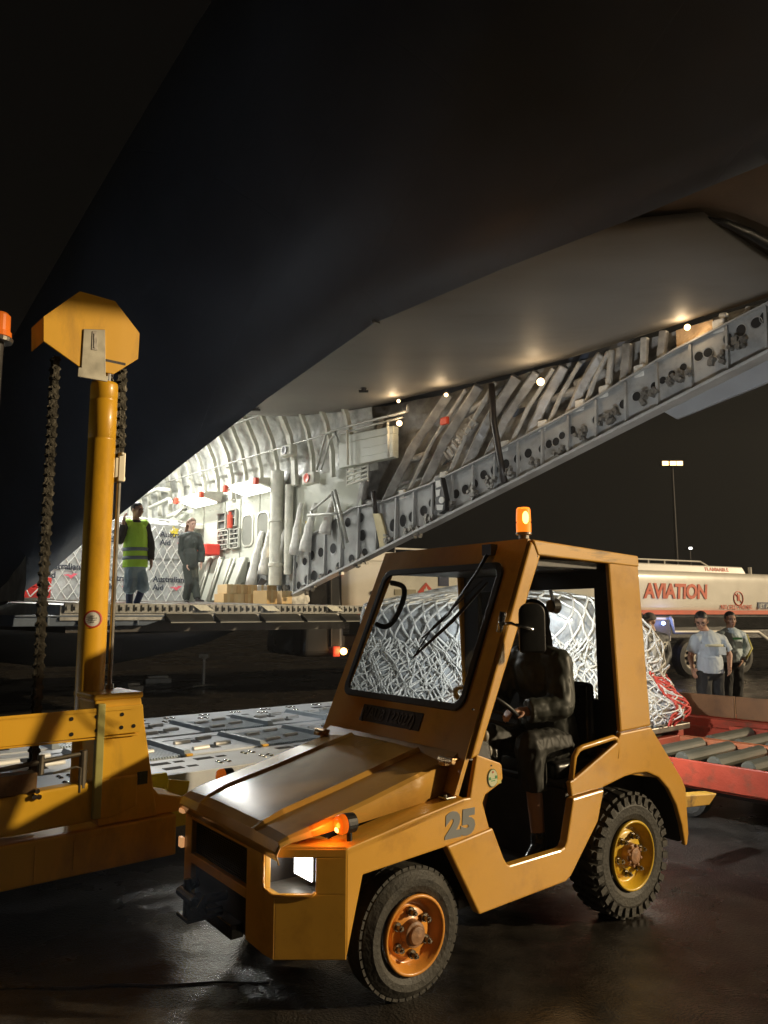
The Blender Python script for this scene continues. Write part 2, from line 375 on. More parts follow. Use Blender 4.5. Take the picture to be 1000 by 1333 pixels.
    for cxy in ((.022, 0), (1.285, 0), (.022, 1), (1.285, 1)):
        k = min(range(len(out)), key=lambda i: math.dist(out[i], cxy)); out[k] = cxy
    mb = MB(); ring(mb, dense, out, -.012, .012); mb.build('windscreen_frame', YEL, tug)
    g = rrect(.128, 1.202, gv0 - .006, gv1 + .006, .07, .055)
    gi = rrect(.165, 1.165, gv0 + .022, gv1 - .022, .05, .04)
    mb = MB(); ring(mb, gi, g, .010, .026); mb.build('windscreen_seal', BLK, tug, .004)
    gp = [WP(*p, -.002) for p in rrect(.14, 1.19, gv0 + .005, gv1 - .005, .06, .045)]; mb = MB(); mb.add(gp, [tuple(range(len(gp)))]); gl = mb.build('windscreen_glass', GLASS, tug)
    # windscreen wiper: arm and blade
    mb = MB(); mb.tube([WP(.27, vh(1.985), .03), WP(.29, vh(1.86), .05), WP(.42, vh(1.62), .055), WP(.585, vh(1.50), .045)], [.012, .009, .007, .006], 6)
    mb.tube([WP(.20, vh(1.80), .04), WP(.38, vh(1.60), .04), WP(.62, vh(1.40), .035)], [.006, .011, .006], 6)
    mb.tube([WP(.24, vh(1.81), .045), WP(.50, vh(1.56), .06), WP(.60, vh(1.42), .04)], .004, 5)
    mb.bxw(WP(.27, vh(1.985), .03), (.05, .07, .06), TUG_M); mb.build('wiper', BLK, tug)
    # grab handle seen behind the glass on the far side
    mb = MB(); mb.tube(curve_pts([WP(1.17, vh(1.86), -.03), WP(1.09, vh(1.85), -.07), WP(1.055, vh(1.78), -.08), WP(1.07, vh(1.66), -.08), WP(1.12, vh(1.60), -.07), WP(1.18, vh(1.60), -.03)]), .017, 8); mb.build('grab_handle', BLK, tug, smooth=True)
    # dark moulded plate with raised lettering under the glass
    nrm = (WP(0, 0, 1) - WP(0, 0, 0)).normalized(); U = TUG.b * -1; V = (WP(0, 1) - WP(0, 0)).normalized()
    blkp = mat('black_moulded_plate', (.035, .03, .028), .5, bump=.2, bs=40)
    mb = MB(); mb.prism([WP(u, v, .012) for u, v in ((.41, vh(1.045)), (.41, vh(1.132)), (.95, vh(1.132)), (.95, vh(1.045)))], nrm * .006); pl = mb.build('name_plate', blkp, tug, .003)
    text_mesh('plate_lettering', '(VAUB 122027)', .088, WP(.935, vh(1.062), .020), U, V, mat('raised_plate_letters', (.05, .045, .042), .3), pl, bold=.0012, ext=.004, sx=.84)
    # hinge strip along the bottom of the panel
    mb = MB(); mb.prism([T(.335, .08, .935), T(.412, .08, .990), T(.412, 1.22, .990), T(.335, 1.22, .935)], nrm * .012); mb.build('cowl_strip', YELH, tug, .004)
    for w_ in (.085, 1.215):
        mb = MB(); mb.cyl(T(.33, w_ - .05, .965), T(.33, w_ + .05, .965), .016, n=10); mb.bxw(T(.35, w_, .968), (.07, .07, .012), TUG_M); mb.bxw(T(.32, w_ , .955), (.05, .05, .02), TUG_M)
        mb.build('hood_hinge', mat('brassy_hinge_%d' % (w_ * 10), (.5, .33, .16), .25, metal=.8, dirt=.4), tug, .004)
    mb = MB(); mb.bxw(T(.30, .05, .808), (.06, .06, .008), TUG_M); mb.cyl(T(.29, .05, .80), T(.29, .05, .82), .008); mb.build('hinge_tab', STEEL, tug, .002)
    # hood: crowned sheet with two pressed ridges
    secs = []
    prof = [(.105, -.10), (.115, -.012), (.13, 0), (.33, .012), (.35, .030), (.375, .018), (.65, .022), (.925, .018), (.95, .030), (.97, .012), (1.17, 0), (1.185, -.012), (1.195, -.10)]
    for s_, h_, dk in ((-.533, .652, .0), (-.545, .69, .1), (-.53, .722, .3), (-.49, .741, .6), (-.40, .765, 1), (-.1, .835, 1), (.15, .90, 1), (.372, .955, 1)):
        row = []
        for i, (u, dz) in enumerate(prof):
            edge = i in (0, len(prof) - 1)
            uu = u
            if s_ < -.45: uu = .65 + (u - .65) * (1 - .05 * (1 - dk))
            low = .012 + .14 * max(0, (s_ + .55) / .92)
            row.append(T(s_, uu, h_ - low if edge else h_ + dz * dk))
        secs.append(row)
    mb = MB(); mb.grid(secs); hd = mb.build('hood', YELH, tug, smooth=True, solid=.006); hd.data.set_sharp_from_angle(angle=R(7))
    # deck that carries the hood, seen as the strip on each side and the front lip
    mb = MB()
    for a, b_ in ((.002, .14), (WID - .14, WID - .002)):
        mb.hexa([T(-.29, a, .66), T(.37, a, .77), T(.37, b_, .77), T(-.29, b_, .66), T(-.29, a, .692), T(.37, a, .802), T(.37, b_, .82), T(-.29, b_, .703)])
    cor = [(-.286, 0.004), (-.522, .178), (-.522, WID - .178), (-.286, WID - .004)]
    mb.prism([T(a, b_, .678) for a, b_ in cor], Vector((0, 0, .022))); mb.build('front_deck', YEL, tug, .006)
    # front wall: grille panel with two openings, chamfered corner panels
    mb = MB(); s0, s1 = -.528, -.50
    for a, b_, c, d in ((.26, 1.04, .636, .678), (.43, 1.05, .425, .47), (.26, .43, .26, .636), (1.04, 1.125, .26, .636), (.175, .26, .655, .678), (.175, .26, .26, .512)):
        mb.box(TUG, s0, s1, a, b_, c, d)
    mb.build('grille_panel', YEL, tug, .004)
    mb = MB(); mb.box(TUG, s1 + .005, s1 + .02, .43, 1.05, .26, .64)
    for i in range(16): mb.box(TUG, s1 - .004, s1 + .006, .44, 1.04, .475 + i * .010, .478 + i * .010)
    mb.build('grille_mesh', BLK, tug)
    F0, F1 = T(-.525, .175, 0), T(-.288, .002, 0); fu = (F1 - F0).normalized(); fl = (F1 - F0).length; fn = Vector((-fu.y, fu.x, 0))
    k = .565
    mb = MB()
    for (a, b_, c, d) in ((0, fl, .26, .512), (0, fl, .655, .690), (fl * k, fl, .512, .655)):
        q = [F0 + fu * a, F0 + fu * b_, F0 + fu * b_ + fn * .02, F0 + fu * a + fn * .02]
        mb.hexa([p + Vector((0, 0, c)) for p in q] + [p + Vector((0, 0, d)) for p in q])
    mb.build('corner_panel', YEL, tug, .004); mb = MB()
    G0, G1 = T(-.525, WID - .175, 0), T(-.288, WID - .002, 0)
    mb.prism([G0 + Vector((0, 0, .26)), G1 + Vector((0, 0, .26)), G1 + Vector((0, 0, .69)), G0 + Vector((0, 0, .69))], TUG.a * .02)
    mb.build('corner_panel', YEL, tug, .004)
    # rolled bright rim round the notch for the headlight
    rim = mat('headlight_rim_paint', (.85, .40, .06), .25, coat=.5)
    mb = MB(); c0 = T(-.535, .262, .655); pts = [c0, T(-.535, .262, .54), T(-.535, .25, .516), T(-.533, .18, .509)] + [F0 + fu * (fl * k * j) + Vector((0, 0, .509)) - fn * .004 for j in (.3, .7, .92)] + [F0 + fu * (fl * k) + Vector((0, 0, .522)) - fn * .004]
    mb.tube(pts, .007, 8); mb.build('headlight_rim', rim, tug, smooth=True)
    # headlight pocket and lamp
    pk = mat('pocket_grey_metal', (.22, .21, .19), .4, metal=.4, var=.2, bump=.1)
    mb = MB(); mb.prism([T(*q, .497) for q in ((-.52, .36), (-.52, .182), (-.385, .080), (-.30, .08), (-.30, .36))], Vector((0, 0, .010))); mb.box(TUG, -.49, -.33, .335, .345, .507, .66); mb.box(TUG, -.335, -.32, .24, .345, .507, .66); mb.prism([T(*q, .658) for q in ((-.50, .345), (-.50, .20), (-.38, .10), (-.33, .10), (-.33, .345))], Vector((0, 0, .008))); mb.build('headlight_pocket', pk, tug, .002)
    mb = MB(); mb.hexa([T(-.385, .105, .548), T(-.345, .105, .548), T(-.345, .255, .548), T(-.385, .255, .548), T(-.385, .105, .65), T(-.345, .105, .65), T(-.345, .255, .65), T(-.385, .255, .65)])
    hl = mb.build('headlight', BLK, tug, .004)
    mb = MB(); mb.box(TUG, -.3925, -.386, .108, .252, .552, .648); mb.build('headlight_lens', LAMPW, hl, .004)
    ld = bpy.data.lights.new('headlight_beam', 'SPOT'); ld.energy = 300; ld.color = (.86, .93, 1); ld.spot_size = R(85); ld.spot_blend = 1; ld.shadow_soft_size = .05
    lo = bpy.data.objects.new('headlight_beam', ld); COL.objects.link(lo); lo.location = TUG(-.58, .27, .60); lo.rotation_euler = (TUG.a * 1 + Vector((0, 0, .22))).to_track_quat('Z', 'Y').to_euler()
    # inner bulkheads, chassis, floor
    mb = MB(); mb.box(TUG, -.49, .50, .33, .97, .24, .66); mb.box(TUG, -.30, .34, .16, 1.14, .62, .70); mb.box(TUG, .36, 1.1, .05, 1.25, .30, .345); mb.box(TUG, .40, 1.3, .30, 1.0, .20, .30); mb.box(TUG, 1.12, 2.08, .27, 1.03, .22, .76)
    mb.box(TUG, .44, .50, .06, 1.24, .32, .96); mb.box(TUG, 1.10, 1.14, .04, 1.26, .32, .74); mb.box(TUG, 1.10, 2.08, .04, 1.26, .745, .772)
    mb.box(TUG, 2.075, 2.12, .03, 1.27, .32, .70)
    mb.build('chassis', DARKM, tug, .006)
    mb = MB(); mb.prism([T(1.55, .03, .975), T(1.80, .03, .985), T(2.12, .03, .66), T(1.50, .03, .78)], TUG.b * (WID - .06)); mb.build('rear_deck', YEL, tug, .006)
    mb = MB(); mb.tube([T(-.55, .62, .33), T(-.63, .62, .33), T(-.65, .62, .36), T(-.63, .62, .39), T(-.53, .62, .39)], .022, 8); mb.tube([T(-.53, .95, .36), T(-.62, .93, .34), T(-.61, .78, .33)], .026, 8)
    mb.box(TUG, -.56, -.50, .5, .98, .24, .30); mb.cyl(T(-.60, .90, .22), T(-.60, .90, .40), .018, n=10); mb.box(TUG, -.62, -.52, .84, .98, .215, .235)
    mb.build('front_tow_hook', mat('oily_black_steel', (.03, .03, .03), .22, metal=.6, bump=.1), tug, .006)
    # yellow grab bar over the rear fender
    mb = MB(); mb.tube([T(1.125, .014, .79), T(1.155, .014, .905), T(1.185, .014, .935), T(1.22, .014, .945), T(1.485, .014, .972), T(1.51, .014, .962), T(1.52, .014, .93), T(1.505, .014, .86)], .015, 10); mb.build('grab_bar', YEL, tug, smooth=True)
    # rear wall of the cab: black frame with window
    ra = 1.53
    def RW(x, y): q = TUG.at_a(x, y, ra); return q
    wa, wz = RW(678, 762), RW(795, 892)
    W0, W1 = .145, 1.13; Z0, Z1 = 1.16, 1.80
    mb = MB()
    for a, b_, c, d in ((.03, WID - .03, .78, Z0), (.03, WID - .03, Z1, 1.95), (.03, W0, Z0, Z1), (W1, WID - .03, Z0, Z1)): mb.box(TUG, ra, ra + .04, a, b_, c, d)
    mb.build('rear_wall', BLK, tug, .004)
    mb = MB(); mb.add([T(ra + .018, W0, Z0), T(ra + .018, W1, Z0), T(ra + .018, W1, Z1), T(ra + .018, W0, Z1)], [(0, 1, 2, 3)]); mb.build('rear_window', GLASS2, tug)
    q = TUG.at_a(721, 789, 1.66); c = T(1.66, q[1], q[2]); mb = MB(); mb.cyl(c - TUG.a * .03, c + TUG.a * .02, .04, .05, 16); mb.cyl(c, T(1.60, q[1], 1.93), .012, n=8); wl = mb.build('added_rear_lamp', DARKM, tug)  # lamp added behind the cab to light the netted cargo
    mb = MB(); mb.ell(c - TUG.b * .0 + TUG.a * .025, (.02, .035, .035), TUG_M); mb.ell(c - TUG.b * .036, (.012, .008, .012), TUG_M); mb.build('added_lamp_lens', emis('added_lamp_blue_white', (.75, .88, 1), 25), wl, smooth=True)
    ld = bpy.data.lights.new('added_rear_beam', 'SPOT'); ld.energy = 420; ld.color = (.95, .98, 1); ld.spot_size = R(150); ld.spot_blend = 1; ld.shadow_soft_size = .04
    lo = bpy.data.objects.new('added_rear_beam', ld); COL.objects.link(lo); lo.location = c + TUG.a * .08; lo.rotation_euler = (TUG.a * -1 + TUG.b * -.5 + Vector((0, 0, .15))).to_track_quat('Z', 'Y').to_euler()
    # seat
    mb = MB(); mb.box(TUG, 1.13, 1.50, .12, .60, .74, .86); mb.build('seat_cushion', BLKV, tug, .035, seg=4, smooth=True)
    mb = MB(); mb.hexa([T(1.42, .12, .85), T(1.50, .12, .85), T(1.50, .60, .85), T(1.42, .60, .85), T(1.46, .15, 1.26), T(1.52, .15, 1.26), T(1.52, .57, 1.26), T(1.46, .57, 1.26)]); mb.build('seat_back', BLKV, tug, .03, seg=4, smooth=True)
    mb = MB(); mb.box(TUG, 1.14, 1.50, .10, .62, .345, .70); mb.cyl(T(1.17, .1, .72), T(1.45, .1, .72), .015); mb.build('seat_box', DARKM, tug, .01)
    mb = MB(); mb.box(TUG, 1.12, 1.45, .72, 1.2, .345, .80); mb.build('engine_cover', DARKM, tug, .03, seg=3)
    # dash, column, steering wheel, levers
    mb = MB(); mb.hexa([T(.50, .1, .80), T(.66, .1, .86), T(.66, 1.2, .86), T(.50, 1.2, .80), T(.50, .1, 1.0), T(.62, .1, 1.06), T(.62, 1.2, 1.06), T(.50, 1.2, 1.0)])
    mb.cyl(T(.60, .36, .95), T(.86, .36, 1.14), .03, .022, 12); mb.cyl(T(.60, .36, .60), T(.62, .36, .95), .05)
    for q in (.10, .16): mb.box(TUG, .66, .69, q, q + .04, .93, .98)
    mb.build('dashboard', BLKV, tug, .012)
    mb = MB(); ax = (TUG.a * .58 + TUG.z * .8).normalized(); c = T(.86, .36, 1.15); u = TUG.b; v = ax.cross(u)
    mb.tube([c + (u * math.cos(i * math.pi / 16) + v * math.sin(i * math.pi / 16)) * .19 for i in range(32)], .013, 8, closed=True)
    for a in (90, 210, 330): mb.tube([c - ax * .01, c + (u * math.cos(R(a)) + v * math.sin(R(a))) * .185], .009, 6)
    mb.cyl(c - ax * .03, c + ax * .012, .035, n=14); mb.build('steering_wheel', BLK, tug, smooth=True)
    lev = mat('grey_lever_knob', (.35, .33, .28), .3)
    for s_, w_, h_ in ((.60, .10, 1.05), (.64, .12, .97), (.60, .08, .88)):
        mb = MB(); mb.tube([T(.55, w_ + .03, h_ - .12), T(s_, w_, h_)], .007, 6); mb.ell(T(s_, w_, h_), (.018, .018, .028)); mb.build('lever', lev, tug, smooth=True)
    # mirror on its arm, seen from behind
    q0 = TUG.at_b(676, 785, -.12); q1 = TUG.at_b(711, 849, -.12); cx = (q0[0] + q1[0]) / 2; cz = (q0[2] + q1[2]) / 2
    mb = MB(); uu = (TUG.a * .83 + TUG.b * -.55).normalized(); cc = T(cx, -.12, cz)
    hw, hh = .066, .122; oct_ = []
    for sx_, sz_, a in ((1, -1, -90), (1, 1, 0), (-1, 1, 90), (-1, -1, 180)):
        rr = .05 if sz_ > 0 else .018
        for i in range(5): t_ = R(a + 22.5 * i); oct_.append(cc + uu * (sx_ * (hw - rr) + rr * math.cos(t_)) + TUG.z * (sz_ * (hh - rr) + rr * math.sin(t_)))
    vv = uu.cross(TUG.z); mb.prism(oct_, vv * -.03); mi = mb.build('mirror', BLK, tug, .01, seg=3, smooth=True)
    mb = MB(); mb.tube([T(.635, .01, 1.60), T(.64, -.05, 1.605), cc + vv * .012 - TUG.z * .01], .009, 8); mb.cyl(T(.63, .02, 1.56), T(.64, .0, 1.66), .018, n=10); mb.build('mirror_arm', CHROME, tug, smooth=True)
    # beacon
    bc = TUG.at_a(682, 692, .93); bx, bw_ = .93, TUG.at_a(682, 692, .93)[1]
    mb = MB(); mb.cyl(T(bx, bw_, 2.035), T(bx, bw_, 2.075), .028); mb.cyl(T(bx, bw_, 2.075), T(bx, bw_, 2.088), .043, n=24)
    be = mb.build('beacon_base', STEEL, tug, .003)
    mb = MB(); mb.lathe([(0, .0), (0, .04), (.05, .0405), (.052, .037), (.058, .037), (.06, .0405), (.125, .038), (.135, .032), (.137, 0)], T(bx, bw_, 2.088), TUG.z, 28); mb.build('beacon_lens', ORANGE_ON, be, smooth=False)
    mb = MB(); mb.ell(T(bx - .02, bw_ - .034, 2.165), (.017, .008, .035)); mb.build('beacon_bulb', ORANGE_HOT, be, smooth=True)
    pl_ = bpy.data.lights.new('beacon_glow', 'POINT'); pl_.energy = 3; pl_.color = (1, .45, .1); pl_.shadow_soft_size = .05; po = bpy.data.objects.new('beacon_glow', pl_); COL.objects.link(po); po.location = T(bx, bw_, 2.28)
    # turn signals
    for w_, hh_, q in ((.055, .775, 1), (1.245, .775, 0)):
        mb = MB(); c = T(-.27, w_, hh_); mb.cyl(c - TUG.a * .0, c + TUG.a * .05, .042, .04, 20); mb.cyl(c + TUG.a * .03 - TUG.z * .075, c + TUG.a * .03, .012); ts = mb.build('turn_signal', BLK, tug, .003, smooth=False)
        mb = MB(); mb.lathe([(0, .041), (-.02, .040), (-.032, .032), (-.038, 0)], c, TUG.a, 20); mb.build('signal_lens', SIGNAL_ON if q else ORANGE, ts, smooth=True)
        if q:
            mb = MB(); mb.ell(c - TUG.a * .026 - TUG.z * .018, (.016, .016, .014)); mb.build('signal_bulb', ORANGE_HOT, ts, smooth=True)
            pl_ = bpy.data.lights.new('signal_glow', 'POINT'); pl_.energy = .9; pl_.color = (1, .25, .03); pl_.shadow_soft_size = .03; po = bpy.data.objects.new('signal_glow', pl_); COL.objects.link(po); po.location = c - TUG.a * .07 - TUG.z * .005
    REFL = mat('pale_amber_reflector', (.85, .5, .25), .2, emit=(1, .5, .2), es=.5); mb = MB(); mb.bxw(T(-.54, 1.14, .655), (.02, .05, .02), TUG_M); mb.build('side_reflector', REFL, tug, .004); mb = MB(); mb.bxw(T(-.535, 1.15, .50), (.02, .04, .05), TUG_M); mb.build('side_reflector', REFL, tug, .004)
    # number and stickers
    text_mesh('number_lettering', '25', .142, T(.248, .0008, .648), TUG.a, (T(.255, 0, .75) - T(.248, 0, .648)), TEXTG, tug, bold=.010, ext=.0015, sx=1.2, spacing=1.08)
    cc = T(.545, -.0, .872); mb = MB(); mb.prism([cc + TUG.a * .033 * math.cos(i * .3142) + TUG.z * .043 * math.sin(i * .3142) for i in range(20)], TUG.b * -.002 ); st = mb.build('inspection_sticker', mat('sticker_green_ring', (.12, .16, .05), .5), tug)
    mb = MB(); mb.prism([cc - TUG.b * .0025 + TUG.a * .030 * math.cos(i * .3142) + TUG.z * .039 * math.sin(i * .3142) for i in range(20)], TUG.b * -.001); mb.build('sticker_face', mat('sticker_cream', (.70, .72, .48), .5), st)
    mb = MB(); mb.box(TUG, .518, .53, -.005, -.004, .865, .878); mb.box(TUG, .56, .573, -.005, -.004, .868, .882); mb.box(TUG, .532, .558, -.005, -.004, .858, .862); mb.box(TUG, .532, .558, -.005, -.004, .868, .870); mb.build('sticker_print', GREENP, st)
    mb = MB(); mb.prism([cc - TUG.b * .0045 + TUG.z * .028 + TUG.a * .005 * math.cos(i * .785) + TUG.z * .005 * math.sin(i * .785) for i in range(8)], TUG.b * -.001); mb.build('sticker_dot', REDP, st)
    mb = MB(); mb.box(TUG, .568, .600, -.003, .0, .842, .860); mb.box(TUG, .575, .593, -.0045, -.003, .848, .854); mb.build('yellow_sticker', [mat('yellow_sticker_paper', (.75, .65, .2), .5)], tug)
    for s_, h_ in ((.54, .93), (.43, 1.2), (.90, 1.95)):
        mb = MB(); mb.cyl(T(s_, -.001, h_), T(s_, .01, h_), .004, n=8); mb.build('panel_screw', BLK, tug)
    # white paper on the inside of the far window
    mb = MB(); mb.prism([T(1.0, 1.0, 1.52), T(1.0, .91, 1.52), T(1.03, .90, 1.68), T(1.03, .985, 1.68)], TUG.a * .001); 
    # rear hitch
    mb = MB(); mb.box(TUG, 2.10, 2.26, .50, .80, .33, .40); mb.cyl(T(2.2, .65, .28), T(2.2, .65, .52), .02); mb.build('rear_hitch', YEL, tug, .006)
def wheel(c, rad, width, tread, rimr, m_r, lug, hubmat, name, outw):
    """c: centre of the outer face; axis along +b (into the machine)"""
    ax = TUG.b; c = Vector(c)
    we = MB(); n = 48 if not lug else 60
    pr = [(.03, rimr), (.012, rimr + .012), (.0, rimr + .04), (-.002, (rimr + rad) / 2 + .01), (.008, rad - .035), (.025, rad - .014), (.04, rad - .006)]
    pr += [(width - d, r) for d, r in reversed(pr)]
    we.lathe(pr, c, ax, n)
    u0 = ax.orthogonal().normalized(); v0 = ax.cross(u0)
    nt_ = 30 if lug else 44
    for k in range(nt_):
        for sd_ in (0, 1):
            a = 2 * math.pi * (k + .5 * sd_) / nt_; d = u0 * math.cos(a) + v0 * math.sin(a); t_ = ax.cross(d)
            wdt = .5 * 2 * math.pi * rad / nt_ * (.62 if lug else .8)
            b0, b1 = ((.018, width * .47) if sd_ == 0 else (width * .53, width - .018)) if lug else ((.03, width * .3) if sd_ == 0 else (width * .7, width - .03))
            lean = .35 if lug else 0
            pts = []
            for rr in (rad - .03, rad + (.008 if lug else .002)):
                sh = .02 if (rr < rad - .02) else 0
                for bb, tt in ((b0 - sh * 0, -wdt), (b1, -wdt + lean * .06), (b1, wdt + lean * .06), (b0, wdt)):
                    pts.append(c + d * rr + ax * bb + t_ * tt)
            we.hexa(pts)
            if lug and sd_ == 0:  # shoulder blocks seen from the side
                we.hexa([c + d * rr + ax * bb + t_ * tt for rr in (rad - .055, rad - .008) for bb, tt in ((-.004, -wdt * .8), (.03, -wdt), (.03, wdt), (-.004, wdt * .8))])
    if not lug:
        for q in (.33, .5, .67): we.lathe([(width * q - .018, rad - .012), (width * q - .016, rad), (width * q + .016, rad), (width * q + .018, rad - .012)], c, ax, 48)
    ty = we.build(name, RUB, tug, smooth=False)
    r_ = MB()
    r_.lathe([(.05, rimr - .02), (.004, rimr + .006), (-.006, rimr + .008), (-.012, rimr), (-.006, rimr - .008), (.01, rimr - .012), (.02, rimr - .022), (.045, rimr - .026), (.05, rimr - .034), (.052, rimr - .045), (.042, rimr - .055), (.034, rimr * .62), (.038, rimr * .45), (.03, rimr * .40), (.03, 0)], c, ax, 40)
    rm = r_.build('rim', m_r, ty, smooth=True)
    hb = MB(); hb.lathe([(.03, rimr * .36), (-.004, rimr * .34), (-.008, rimr * .26), (-.02, rimr * .23), (-.026, 0)], c, ax, 24)
    if lug:
        for k in range(8):
            a = k * math.pi / 4 + .2; d = u0 * math.cos(a) + v0 * math.sin(a); hb.cyl(c + d * rimr * .30 - ax * .018, c + d * rimr * .30, .009, n=6)
    hb.build('hub', hubmat, ty, .003)
    for k in range(6):
        a = k * math.pi / 3 + (.52 if lug else .12); d = u0 * math.cos(a) + v0 * math.sin(a); nu = MB(); p = c + d * rimr * .56
        nu.cyl(p + ax * .036, p + ax * .02, .019, n=12); nu.cyl(p + ax * .02, p - ax * .006, .013, n=6); nu.cyl(p - ax * .006, p - ax * .016, .007, n=8); nu.build('wheel_nut', BOLT, ty)
TUG_M = Matrix.Rotation(TUG.ang, 3, 'Z')
tractor()
RUSTH = mat('rusty_hub', (.42, .22, .11), .5, var=.3, vs=30, bump=.2, dirt=.5)
wheel(T(.075, .01, .272), .272, .16, 0, .158, ORW, False, RUSTH, 'front_wheel', 0)
wheel(T(.075, WID - .17, .272), .272, .16, 0, .158, ORW, False, RUSTH, 'front_wheel', 0)
wheel(T(1.618, .012, .328), .325, .20, 0, .178, YELW, True, RUSTH, 'rear_wheel', 0)
wheel(T(1.618, WID - .212, .328), .325, .20, 0, .178, YELW, True, RUSTH, 'rear_wheel', 0)
# ================================================================== TRANSPORT AIRCRAFT
GREYSKIN = mat('grey_fuselage_paint', (.10, .12, .16), .42, var=.2, vs=.8, bump=.3, bs=5, dirt=.3, dcol=(.10, .11, .13), ds=1.2, spec=.5)
DOORM = mat('cargo_door_paint', (.24, .225, .20), .62, var=.12, vs=.9, bump=.3, bs=1.1, dirt=.35, dcol=(.16, .14, .12), ds=1.5, stretch=(.4, 1.6, 1))
LINER = mat('quilted_liner', (.50, .50, .46), .32, var=.38, vs=5, bump=.9, bs=6, dirt=.4, dcol=(.24, .23, .19), ds=4)
FRAMEM = mat('cream_frame_paint', (.62, .61, .52), .5, var=.12, vs=8, bump=.1, dirt=.3, dcol=(.3, .28, .22), ds=6)
PANELM = mat('pale_green_grey_panel', (.43, .44, .37), .5, var=.08, vs=3, bump=.05, dirt=.35, dcol=(.36, .35, .28), ds=2.5)
BEAMM = mat('grey_sill_paint', (.32, .325, .315), .5, var=.15, vs=4, bump=.08, dirt=.5, dcol=(.12, .115, .10), ds=5)
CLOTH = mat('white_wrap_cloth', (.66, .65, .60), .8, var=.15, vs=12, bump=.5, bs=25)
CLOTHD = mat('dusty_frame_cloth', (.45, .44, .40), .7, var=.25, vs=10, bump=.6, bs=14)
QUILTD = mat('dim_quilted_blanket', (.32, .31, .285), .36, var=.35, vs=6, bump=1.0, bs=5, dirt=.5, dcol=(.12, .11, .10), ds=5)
def add_seams(m):
    t = m.node_tree; b = t.nodes['Principled BSDF']; old = b.inputs['Normal'].links[0].from_socket
    tc = t.nodes.new('ShaderNodeTexCoord'); mp = t.nodes.new('ShaderNodeMapping'); mp.inputs['Rotation'].default_value = (R(90), 0, -AIR.ang)
    t.links.new(tc.outputs['Object'], mp.inputs['Vector']); br = t.nodes.new('ShaderNodeTexBrick'); br.inputs['Scale'].default_value = 1; br.inputs['Mortar Size'].default_value = .006
    br.inputs['Brick Width'].default_value = 2.2; br.inputs['Row Height'].default_value = .8; t.links.new(mp.outputs[0], br.inputs['Vector'])
    bp = t.nodes.new('ShaderNodeBump'); bp.inputs['Strength'].default_value = .6; bp.inputs['Distance'].default_value = .01; bp.invert = True
    t.links.new(br.outputs['Fac'], bp.inputs['Height']); t.links.new(old, bp.inputs['Normal']); t.links.new(bp.outputs[0], b.inputs['Normal'])
add_seams(GREYSKIN)
FLOORM = mat('cargo_floor_metal', (.30, .30, .29), .45, metal=.4, var=.25, vs=10, bump=.1, dirt=.4)
HOLE = mat('black_opening', (.012, .012, .012), .9)
TUBEL = emis('ceiling_strip_light', (1, 1, .93), 5)
WARM = emis('warm_spot_lamp', (1, .66, .34), 5)
PIPE = mat('grey_pipe', (.42, .42, .38), .35, metal=.3)
air = empty('transport_aircraft', AC(3, -2.4, -CAM_H), 'grey military transport aircraft with its lit rear cargo bay wide open', 'aircraft')
def interp(tab, t):
    if t <= tab[0][0]: return tab[0][1]
    for (a, x), (b, y) in zip(tab, tab[1:]):
        if t <= b:
            f = (t - a) / (b - a); f2 = f
            return tuple(x[i] + (y[i] - x[i]) * f2 for i in range(len(x))) if isinstance(x, tuple) else x + (y - x) * f2
    return tab[-1][1]
EDGE = [(-20, (-4.9, .10)), (1.0, (-4.88, .04)), (2.7, (-4.83, .15)), (4.1, (-4.74, .47)), (5.45, (-4.65, .896)), (6.8, (-4.60, 1.235)), (8.0, (-4.53, 1.572)), (9.5, (-4.43, 1.98)), (10.85, (-4.28, 2.335)), (11.99, (-4.0, 2.485)), (12.71, (-3.5, 2.737)), (13.44, (-2.95, 3.046)), (15, (-2.6, 3.55)), (18, (-2.5, 4.4)), (22, (-2.45, 5.5)), (25, (-2.42, 6.3))]
def SILLB(t): return .35 + .266 * (t - 3.4)
def door_z(t): return interp([(0.2, 4.35), (1.6, 4.15), (3.7, 3.68), (6, 3.43), (8.3, 3.32), (9.8, 3.24), (12.2, 3.30), (14, 3.5), (18, 4.6)], t)
